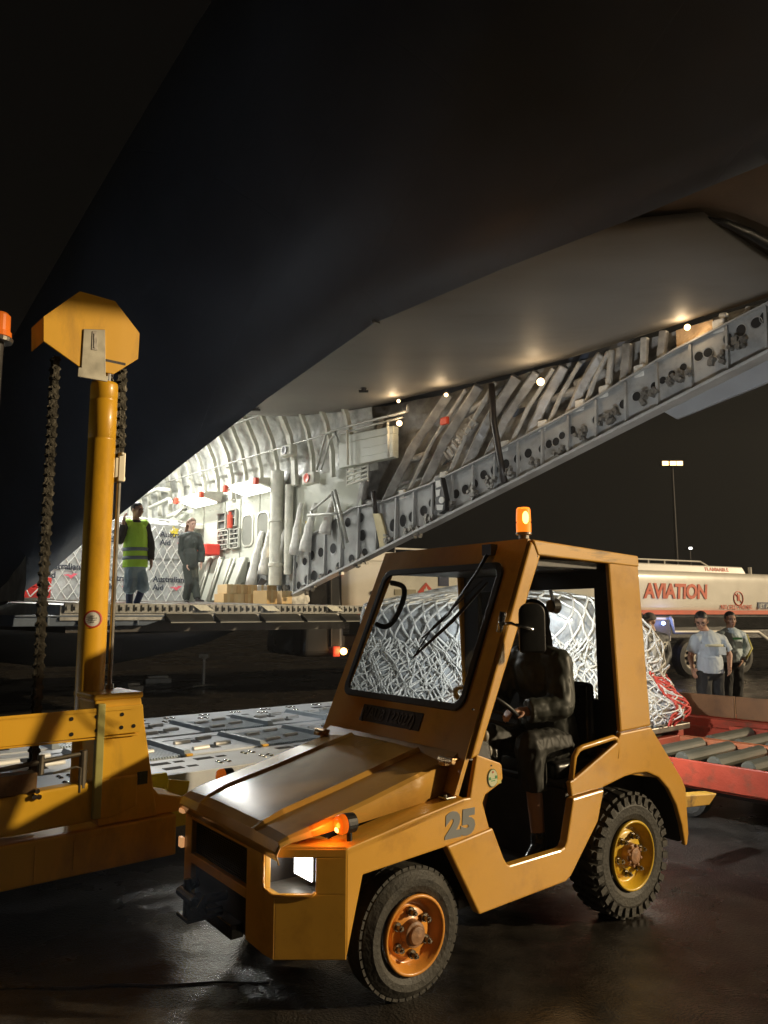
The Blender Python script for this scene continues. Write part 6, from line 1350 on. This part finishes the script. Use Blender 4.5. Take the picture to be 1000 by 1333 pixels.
def figure(F, label, J, fd, skin, hair=None, g=None, vox=.010, clothes=(), hs=1.0, hand_curl=.6, glasses=False, origin=None, group=None, palm=None, td=None):
    """J: joints in frame F; fd: facing of the head in frame coords; td: facing of the torso"""
    W_ = {k: F(*v) for k, v in J.items()}
    def D(v): return F.a * v[0] + F.b * v[1] + F.z * v[2]
    fdw = D(fd).normalized(); tdw = D(td or fd); tdw.z = 0; tdw = tdw.normalized()
    side = (W_['shR'] - W_['shL']).normalized(); upv = (W_['neck'] - W_['pelvis']).normalized()
    TMx = Matrix((side, (upv.cross(side)).normalized(), upv)).transposed()
    mb = MB(); hc = W_['head']; HM = basis(fdw)
    head(mb, hc, HM, hs)
    mb.cap(hc + HM @ Vector((0, -.02, -.06)) * hs, W_['neck'] - upv * .02, .05 * hs, .056 * hs)
    ch = W_['neck'] + (W_['pelvis'] - W_['neck']) * .32; wa = W_['neck'] + (W_['pelvis'] - W_['neck']) * .66
    sw = (W_['shR'] - W_['shL']).length / 2
    def torso(m, e):
        m.ell(ch, (sw * .86 + e, .105 + e, .17 + e), TMx, 16, 12); m.ell(wa, (sw * .74 + e, .10 + e, .15 + e), TMx, 16, 10)
        m.ell(W_['pelvis'], (sw * .82 + e, .11 + e, .12 + e), TMx, 16, 10); m.cap(W_['shL'], W_['neck'] - upv * .03, .052 + e, .055 + e); m.cap(W_['shR'], W_['neck'] - upv * .03, .052 + e, .055 + e)
    torso(mb, 0)
    for s_ in 'LR':
        mb.cap(W_['sh' + s_], W_['el' + s_], .050, .038); mb.cap(W_['el' + s_], W_['wr' + s_], .038, .026)
        d = (W_['wr' + s_] - W_['el' + s_]).normalized(); pn = D(palm[s_]) if palm else (side * (1 if s_ == 'L' else -1))
        hand(mb, W_['wr' + s_], (palm and D(palm['d' + s_])) or d, pn, 1.0, hand_curl, 1 if s_ == 'L' else -1)
        mb.cap(W_['hip' + s_], W_['kn' + s_], .080, .054); mb.cap(W_['kn' + s_], W_['an' + s_], .052, .036)
        mb.cap(W_['an' + s_] - F.z * .02, W_['toe' + s_], .036, .028)
    org = Vector(origin) if origin is not None else Vector((F.o.x, F.o.y, F.o.z))
    body = mb.build('person', skin, None, loc=tuple(org), remesh=vox, sm=3)
    tag(body, label, 'person', group)
    mbe = MB()
    for k in (-1, 1):
        e_ = MB(); e_.ell(hc + HM @ Vector((.030 * k, .080, .006)) * hs, (.013 * hs, .007 * hs, .006 * hs), HM, 8, 6); e_.build('eye', EYEM, body, smooth=True)
        e_ = MB(); e_.cap(hc + HM @ Vector((.016 * k, .092, .024)) * hs, hc + HM @ Vector((.044 * k, .080, .026)) * hs, .004 * hs, .003 * hs, 6); e_.build('eyebrow', HAIRB, body)
    e_ = MB(); e_.cap(hc + HM @ Vector((-.020, .087, -.0595)) * hs, hc + HM @ Vector((.020, .087, -.0595)) * hs, .0035 * hs, .0035 * hs, 6); e_.build('lips', mat('lip_tone_%d' % len(bpy.data.objects), (.30, .10, .08), .4), body)
    def garment(name, fn, m_, vx=None, dp=.008):
        m2 = MB(); fn(m2); return m2.build(name, m_, body, remesh=vx or vox, sm=3, disp=dp)
    for c in clothes:
        kind, m_ = c[0], c[1]; opt = c[2] if len(c) > 2 else {}
        if kind == 'top':
            sl = opt.get('sleeve', 1.0); e = opt.get('e', .018); hem = opt.get('hem', .10)
            def fn(m):
                m.ell(ch, (sw * .86 + e, .105 + e, .17 + e), TMx, 16, 12); m.ell(wa, (sw * .78 + e, .105 + e, .15 + e), TMx, 16, 10)
                pp = W_['pelvis'] - upv * (hem - .06); m.tube([wa, W_['pelvis'], pp], [.14, .15 + e, .155 + e], 16) if False else None
                # skirt of the garment: flattened tube
                rows = []
                for q, k in ((wa, .80), (W_['pelvis'], .86), (pp, .90)):
                    rows.append([q + TMx @ Vector(((sw * k + e) * math.cos(t * math.pi / 10), (.115 + e) * math.sin(t * math.pi / 10), 0)) for t in range(21)])
                rows = [[rows[0][0] * 0 + wa] * 21] + rows + [[pp] * 21]; m.grid(rows)
                for s_ in 'LR':
                    m.cap(W_['sh' + s_], W_['neck'] - upv * .045, .056 + e, .056 + e)
                    a, b_, c_ = W_['sh' + s_], W_['el' + s_], W_['wr' + s_]
                    if sl <= .5:
                        q = a + (b_ - a) * (sl / .5); m.tube([a, q], [.056 + e, .056 + e], 12); m.ell(a, (.056 + e,) * 3)
                    else:
                        m.cap(a, b_, .054 + e, .044 + e); q = b_ + (c_ - b_) * ((sl - .5) / .5); m.tube([b_, q], [.044 + e, .036 + e], 12)
                m.tube([W_['neck'] - upv * .06, W_['neck'] + upv * opt.get('collar', .012)], [.075 + e * .4, .062 + e * .3], 14)
            garment(opt.get('name', 'shirt'), fn, m_, dp=opt.get('disp', .012))
        if kind == 'vest':
            e = .040
            def fn(m):
                m.ell(ch, (sw * .84 + e, .115 + e, .17 + e), TMx, 16, 12); pp = W_['pelvis'] - upv * .03
                rows = []
                for q, k in ((ch, .84), (wa, .86), (W_['pelvis'], .92), (pp, .95)):
                    rows.append([q + TMx @ Vector(((sw * k + e) * math.cos(t * math.pi / 10), (.12 + e) * math.sin(t * math.pi / 10), 0)) for t in range(21)])
                m.grid([[ch] * 21] + rows + [[pp] * 21])
                for s_ in 'LR': m.cap(W_['sh' + s_] * .75 + W_['neck'] * .25, W_['neck'] - upv * .05, .062 + e * .5, .05)
            v_ = garment('safety_vest', fn, m_)
            for f in (.18, .46):
                q = W_['pelvis'] + (ch - W_['pelvis']) * f; m3 = MB()
                k = .905 - .05 * f
                rows = [[q + upv * z + TMx @ Vector(((sw * k + e + .006) * math.cos(t * math.pi / 16), (.126 + e) * math.sin(t * math.pi / 16), 0)) for t in range(33)] for z in (0, .05)]
                m3.grid(rows); m3.build('reflective_band', opt['band'], v_, smooth=True, solid=.004)
            m3 = MB(); m3.prism([W_['neck'] + TMx @ Vector((x, .162 + .002, z)) for x, z in ((-.055, -.02), (.055, -.02), (.02, -.52), (-.02, -.52))], TMx @ Vector((0, .004, 0))); m3.build('vest_opening', opt['inner'], v_)
            m3 = MB(); m3.bxw(W_['neck'] + TMx @ Vector((.03, .175, -.30)), (.07, .006, .095), TMx); m3.build('name_card', WHITEP, v_)
            m3 = MB(); m3.tube([W_['neck'] + TMx @ Vector(p) for p in ((-.05, .10, .0), (-.01, .172, -.12), (.03, .176, -.25), (.055, .165, -.12), (.05, .08, .01))], .007, 6); m3.build('lanyard', NAVY, v_)
        if kind == 'pants':
            e = opt.get('e', .02); to = opt.get('to', .93)
            def fn(m):
                m.ell(W_['pelvis'], (sw * .84 + e, .11 + e, .13), TMx, 16, 10)
                for s_ in 'LR':
                    m.cap(W_['hip' + s_], W_['kn' + s_], .088 + e * .5, .062 + e)
                    q = W_['kn' + s_] + (W_['an' + s_] - W_['kn' + s_]) * to; m.tube([W_['kn' + s_], q], [.062 + e, .050 + e * .9], 12)
            garment(opt.get('name', 'trousers'), fn, m_, dp=.014)
        if kind == 'boots':
            for s_ in 'LR':
                def fn(m):
                    if opt.get('tall'): m.cap(W_['an' + s_] + (W_['kn' + s_] - W_['an' + s_]) * opt['tall'], W_['an' + s_], .058, .046)
                    m.cap(W_['an' + s_] + F.z * .02, W_['an' + s_] - F.z * .025, .045, .044); m.cap(W_['an' + s_] - F.z * .03, W_['toe' + s_], .043, .036)
                bt = garment('boot' if opt.get('tall') else 'shoe', fn, m_, dp=0)
                if opt.get('sole'):
                    a, b_ = W_['an' + s_], W_['toe' + s_]; d = (b_ - a); d.z = 0; d.normalize(); x = d.cross(F.z); zz = min(a.z, b_.z) - .055
                    m3 = MB(); m3.prism([Vector((0, 0, W_['toe' + s_].z - .046)) + Vector((p.x, p.y, 0)) for p in (a - d * .05 + x * .035, b_ - d * .02 + x * .045, b_ + d * .035, b_ - d * .02 - x * .045, a - d * .05 - x * .035)], F.z * .024); m3.build('white_sole', WHITEP, bt, .006)
    if hair == 'short':
        m2 = MB(); m2.ell(hc + HM @ Vector((0, -.02, .036)) * hs, (.083 * hs, .094 * hs, .092 * hs), HM, 16, 12)
        o = m2.build('hair', HAIRB, body, remesh=.008, sm=2, disp=.004); cut_hair(o, hc, HM, hs)
    if hair == 'long':
        m2 = MB(); m2.ell(hc + HM @ Vector((0, -.018, .030)) * hs, (.086 * hs, .096 * hs, .096 * hs), HM, 16, 12)
        for x in (-.05, 0, .05): m2.cap(hc + HM @ Vector((x, -.06, .02)), hc + HM @ Vector((x * 1.2, -.085, -.20)), .045, .028)
        o = m2.build('hair', HAIRW, body, remesh=.009, sm=2, disp=.006); cut_hair(o, hc, HM, hs)
    if hair == 'cap':
        m2 = MB(); m2.ell(hc + HM @ Vector((0, -.015, .035)) * hs, (.086, .100, .088), HM, 16, 12); m2.hexa([hc + HM @ Vector(p) for p in ((-.06, .06, .035), (.06, .06, .035), (.045, .155, .02), (-.045, .155, .02), (-.06, .06, .047), (.06, .06, .047), (.045, .155, .03), (-.045, .155, .03))])
        o = m2.build('cap', mat('grey_cap', (.10, .09, .08), .8, var=.1), body, remesh=.008, sm=1); cut_hair(o, hc, HM, hs, True)
        m2 = MB(); m2.tube([hc + HM @ Vector(p) for p in ((.085, .01, .07), (.075, .03, .10), (.06, .04, .115))], .008, 6); m2.build('cap_mark', WHITEP, body)
    if hair == 'hood':
        m2 = MB(); m2.ell(hc + HM @ Vector((0, -.03, .015)) * hs, (.098, .112, .125), HM, 16, 12); m2.cap(hc + HM @ Vector((0, -.04, -.05)), W_['neck'] - upv * .03, .095, .11)
        o = m2.build('hood', mat('black_hood', (.014, .014, .013), .6, bump=.3, bs=20), body, remesh=.009, sm=2, disp=.006); cut_hair(o, hc, HM, hs, False, -.0)
    if glasses:
        m2 = MB()
        for k in (-1, 1):
            m2.tube([hc + HM @ Vector((.032 * k + .024 * math.cos(t * .785), .098, .004 + .018 * math.sin(t * .785))) for t in range(8)], .003, 5, closed=True); m2.tube([hc + HM @ Vector((.056 * k, .096, .008)), hc + HM @ Vector((.080 * k, .0, .008))], .003, 5)
        m2.tube([hc + HM @ Vector((-.008, .1, .006)), hc + HM @ Vector((.008, .1, .006))], .003, 5); m2.build('glasses', BLK, body)
    return body, W_, TMx, HM
def cut_hair(o, hc, HM, hs, cap=False, low=None):
    """open the face: drop vertices in front of and below the hairline"""
    me = o.data; bm = bmesh.new(); bm.from_mesh(me); inv = HM.transposed(); W = WM[o.name]; dead = []
    for v in bm.verts:
        p = inv @ ((W @ v.co) - hc) / hs
        if cap: kill = p.z < .018
        else: kill = (p.y > .025 and p.z < .070 - .02 * (abs(p.x) / .07)) or (p.y > -.01 and p.z < -.02 and p.z > -.13) or (low is None and p.y > -.035 and p.z < -.01 and p.z > -.2)
        if kill: dead.append(v)
    bmesh.ops.delete(bm, geom=dead, context='VERTS'); bm.to_mesh(me); bm.free()
    m = o.modifiers.new('t', 'SOLIDIFY'); m.thickness = .004

def standing(px, D, ztop_h, feet_z=0):
    x = at(px, 700, D).x; return Frame((x, D, feet_z), 0)
def K(F, x, y, b=0):
    """joint surveyed in the vertical plane b of the frame"""
    q = F.at_b(x, y, b); return (q[0], b, q[2])
# --- vested person on the ramp
F1 = Frame((-.325 * 11.4, 11.4, CAM_H + 0.0), 0)
HIVIS = mat('fluorescent_vest', (.55, .92, .07), .6, var=.08, bump=.3, bs=12)
BANDG = mat('silver_grey_band', (.20, .25, .28), .4)
J = dict(head=K(F1, 179, 664, -.02), neck=K(F1, 177, 678), pelvis=K(F1, 176, 736), shL=K(F1, 163, 683, -.10), shR=K(F1, 190, 684, .10), elL=K(F1, 157, 704, -.18), wrL=K(F1, 161, 680, -.24), elR=K(F1, 197, 710, .10), wrR=K(F1, 197, 731, .02),
         hipL=K(F1, 171, 740, -.05), hipR=K(F1, 181, 740, .06), knL=K(F1, 169, 766, -.08), knR=K(F1, 186, 764, .0), anL=K(F1, 168, 791, -.02), anR=K(F1, 176, 790, .08), toeL=K(F1, 160, 797, -.14), toeR=K(F1, 186, 796, -.02))
figure(F1, 'person in yellow-green safety vest holding the mast rod at the ramp edge', J, (.85, -.45, -.05), SKIN, hair='short', td=(.6, -.8, 0), clothes=(
    ('top', mat('brown_dark_shirt', (.05, .04, .03), .8), {'sleeve': .95, 'e': .012}), ('pants', mat('thin_blue_rain_cover', (.25, .34, .40), .3, var=.2, bump=.6, bs=9), {'to': .12, 'e': .035, 'name': 'rain_cover_shorts'}),
    ('vest', HIVIS, {'band': BANDG, 'inner': mat('dark_inner_shirt', (.05, .04, .05), .8)}), ('boots', mat('navy_boot_cover', (.02, .035, .10), .5, bump=.4, bs=12), {'tall': .85, 'sole': True})), vox=.011)
# --- woman in a flight suit
F2 = Frame((-.25 * 15, 15, CAM_H + .21), 0)
FS = mat('grey_green_flight_suit', (.030, .036, .029), .75, var=.15, bump=.4, bs=14)
J = dict(head=K(F2, 250, 682, -.03), neck=K(F2, 248, 693), pelvis=K(F2, 248, 735), shL=K(F2, 238, 699, -.04), shR=K(F2, 258, 699, .06), elL=K(F2, 236, 719, .02), wrL=K(F2, 242, 735, -.08), elR=K(F2, 263, 718, .1), wrR=K(F2, 262, 734, .06),
         hipL=K(F2, 244, 737, -.03), hipR=K(F2, 252, 737, .05), knL=K(F2, 246, 759, -.06), knR=K(F2, 253, 759, .06), anL=K(F2, 242, 780, .1), anR=K(F2, 257, 780, .0), toeL=K(F2, 243, 783, -.06), toeR=K(F2, 264, 783, -.10))
figure(F2, 'woman in grey-green flight suit with long brown hair, walking on the cargo floor', J, (.62, -.75, -.25), SKIN2, hair='long', td=(.35, -.9, 0), clothes=(
    ('top', FS, {'sleeve': .93, 'e': .024, 'hem': .05, 'name': 'flight_suit_top'}), ('pants', FS, {'to': .97, 'e': .024, 'name': 'flight_suit_legs'}), ('boots', BLKV, {'sole': False})), vox=.012)
# --- man with glasses, light blue short sleeved shirt
F3 = Frame((.424 * 9.7, 9.7, 0), 0)
BLUES = mat('light_blue_shirt', (.47, .53, .57), .75, var=.06, bump=.3, bs=12)
DKT = mat('dark_trousers', (.018, .018, .018), .8, var=.2)
J = dict(head=K(F3, 913, 809, -.05), neck=K(F3, 920, 823), pelvis=K(F3, 925, 872), shL=K(F3, 906, 833, -.04), shR=K(F3, 939, 833, .05), elL=K(F3, 899, 855, .0), wrL=K(F3, 902, 870, -.12), elR=K(F3, 950, 853, .06), wrR=K(F3, 950, 869, -.06),
         hipL=K(F3, 917, 876, -.02), hipR=K(F3, 933, 876, .03), knL=K(F3, 917, 922, -.12), knR=K(F3, 934, 920, .05), anL=K(F3, 912, 962, .05), anR=K(F3, 936, 960, .22), toeL=K(F3, 907, 968, -.1), toeR=K(F3, 936, 966, .08))
b3, W3, T3, H3 = figure(F3, 'man with glasses in light blue short sleeved shirt, walking and looking down', J, (-.45, -.85, -.35), SKIN, hair='short', td=(-.1, -1, 0), glasses=True, clothes=(('top', BLUES, {'sleeve': .36, 'e': .018, 'hem': .10, 'collar': .02}), ('pants', DKT, {}), ('boots', BLKV, {})), vox=.010)
mb = MB(); P_ = W3['neck'] + (W3['pelvis'] - W3['neck']) * .36
sgn = 1 if (T3 @ Vector((0, 1, 0))).y < 0 else -1
rows = [[P_ + T3 @ Vector((.205 * math.cos(R(a)), sgn * .148 * math.sin(R(a)), z)) for a in range(48, 136, 8)] for z in (-.010, .022)]
mb.grid(rows); mb.build('shirt_stripe', mat('pale_yellow_stripe', (.56, .55, .40), .8), b3, smooth=True, solid=.003)
mb = MB(); mb.bxw(P_ + T3 @ Vector((.09, sgn * .140, -.06)), (.11, .008, .10), T3); mb.build('chest_pocket', BLUES, b3, .004)
# --- man in blue jacket behind
F4 = Frame((.452 * 11.2, 11.2, 0), 0)
JKT = mat('pale_blue_jacket', (.44, .53, .57), .6, var=.1, bump=.4, bs=10)
J = dict(head=K(F4, 951, 807, -.03), neck=K(F4, 951, 819), pelvis=K(F4, 953, 862), shL=K(F4, 938, 828, -.02), shR=K(F4, 965, 828, .02), elL=K(F4, 937, 846, .06), wrL=K(F4, 944, 861, -.02), elR=K(F4, 972, 844, .04), wrR=K(F4, 966, 860, -.10),
         hipL=K(F4, 947, 866, 0), hipR=K(F4, 959, 866, 0), knL=K(F4, 946, 905, -.04), knR=K(F4, 960, 905, .04), anL=K(F4, 946, 940, .02), anR=K(F4, 961, 940, .1), toeL=K(F4, 945, 945, -.12), toeR=K(F4, 962, 945, -.04))
b4, W4, T4, H4 = figure(F4, 'slim man in pale blue jacket with yellow sleeve, standing behind the man with glasses', J, (-.05, -1, -.03), SKIN, hair='short', td=(0, -1, 0), clothes=(('top', JKT, {'sleeve': .95, 'e': .026, 'hem': .06, 'name': 'jacket', 'collar': .02}), ('pants', DKT, {}), ('boots', BLKV, {})), vox=.011)
mb = MB(); mb.tube([W4['shR'] + Vector((.055, -.03, .02)), W4['elR'] + Vector((.052, -.03, 0)), W4['wrR'] + Vector((.045, -.02, .03))], .026, 8); mb.build('yellow_sleeve_stripe', mat('yellow_sleeve_cloth', (.62, .56, .14), .7), b4, smooth=True)
mb = MB(); mb.bxw(W4['neck'] + Vector((.03, -.142, -.13)), (.13, .006, .03)); mb.build('green_chest_mark', GREENP, b4)
mb = MB(); mb.bxw(W4['neck'] + Vector((.04, -.146, -.22)), (.10, .006, .10)); mb.build('chest_pocket', JKT, b4, .004)
# --- man in a cap and dark jacket behind the cab
F5 = Frame((.349 * 10.4, 10.4, 0), 0)
DJ = mat('charcoal_jacket', (.045, .048, .055), .6, var=.15, bump=.5, bs=9)
J = dict(head=K(F5, 845, 809, -.02), neck=K(F5, 850, 824), pelvis=K(F5, 850, 874), shL=K(F5, 836, 832, -.1), shR=K(F5, 864, 832, .1), elL=K(F5, 832, 856, -.16), wrL=K(F5, 838, 873, -.24), elR=K(F5, 868, 853, .06), wrR=K(F5, 860, 870, -.1),
         hipL=K(F5, 844, 878, -.03), hipR=K(F5, 856, 878, .04), knL=K(F5, 842, 918, -.06), knR=K(F5, 857, 918, .02), anL=K(F5, 842, 952, 0), anR=K(F5, 858, 952, .1), toeL=K(F5, 836, 957, -.12), toeR=K(F5, 853, 957, -.04))
b5, W5, T5, H5 = figure(F5, 'man in grey cap and charcoal jacket, half hidden by the rear pillar of the cab', J, (-.8, -.6, -.1), SKIN2, hair='cap', td=(-.5, -.85, 0), clothes=(('top', DJ, {'sleeve': .95, 'e': .028, 'hem': .08, 'name': 'jacket', 'collar': .03}), ('pants', mat('blue_jeans', (.03, .05, .10), .8), {}), ('boots', BLKV, {})), vox=.011)
n5 = (T5 @ Vector((0, 1, 0))); n5 = n5 if n5.y < 0 else -n5
text_mesh('jacket_lettering', '-CF', .085, W5['neck'] - Vector((0, 0, .17)) + n5 * .150 + Vector((-.02, 0, 0)), Vector((-n5.y, n5.x, 0)), (0, 0, 1), WHITEP, b5, bold=.003, shear=.3)
# --- driver
FD = Frame(TUG(0, 0, 0), TUG.ang)
RAIN = mat('wet_dark_rain_jacket', (.040, .043, .036), .5, var=.05, vs=3, bump=.12, bs=9)
DTR = mat('dark_wet_trousers', (.022, .022, .018), .6, var=.1, bump=.15, bs=10)
J = dict(head=(1.21, .36, 1.60), neck=(1.25, .36, 1.46), pelvis=(1.36, .36, .93), shL=(1.255, .19, 1.37), shR=(1.255, .53, 1.37), elL=(1.20, .13, 1.15), wrL=(.985, .20, 1.13), elR=(1.18, .58, 1.16), wrR=(.96, .50, 1.15),
         hipL=(1.33, .27, .92), hipR=(1.33, .45, .92), knL=(1.01, .19, .945), knR=(.98, .47, .95), anL=(1.015, .15, .475), anR=(.86, .47, .48), toeL=(.93, .13, .40), toeR=(.74, .47, .42))
b6, W6, T6, H6 = figure(FD, 'driver in wet dark rain jacket and black hood, seated in the tractor cab', J, (-1, -.12, -.08), SKIN, hair='hood', td=(-1, 0, 0), origin=TUG(1.2, .36, .35), hand_curl=1.5,
    palm={'L': (0, 0, -1), 'R': (0, 0, -1), 'dL': (-.8, .2, .05), 'dR': (-.8, -.1, .05)}, clothes=(('top', RAIN, {'sleeve': .96, 'e': .030, 'hem': .13, 'name': 'rain_jacket', 'disp': .012}), ('pants', DTR, {'to': .48, 'e': .028}), ('boots', BLKV, {})), vox=.008)

# ================================================================== AIR
def haze():
    m = bpy.data.materials.new('humid_night_air'); m.use_nodes = True; t = m.node_tree; t.nodes.clear()
    o = t.nodes.new('ShaderNodeOutputMaterial'); v = t.nodes.new('ShaderNodeVolumePrincipled'); v.inputs['Density'].default_value = .0013
    v.inputs['Color'].default_value = (.85, .87, .9, 1); v.inputs['Anisotropy'].default_value = .6; t.links.new(v.outputs[0], o.inputs['Volume'])
    mb = MB(); mb.box(Frame((0, 0, 0), 0), -60, 60, -30, 95, -1, 24); h = mb.build('haze', m); h['kind'] = 'stuff'
haze()
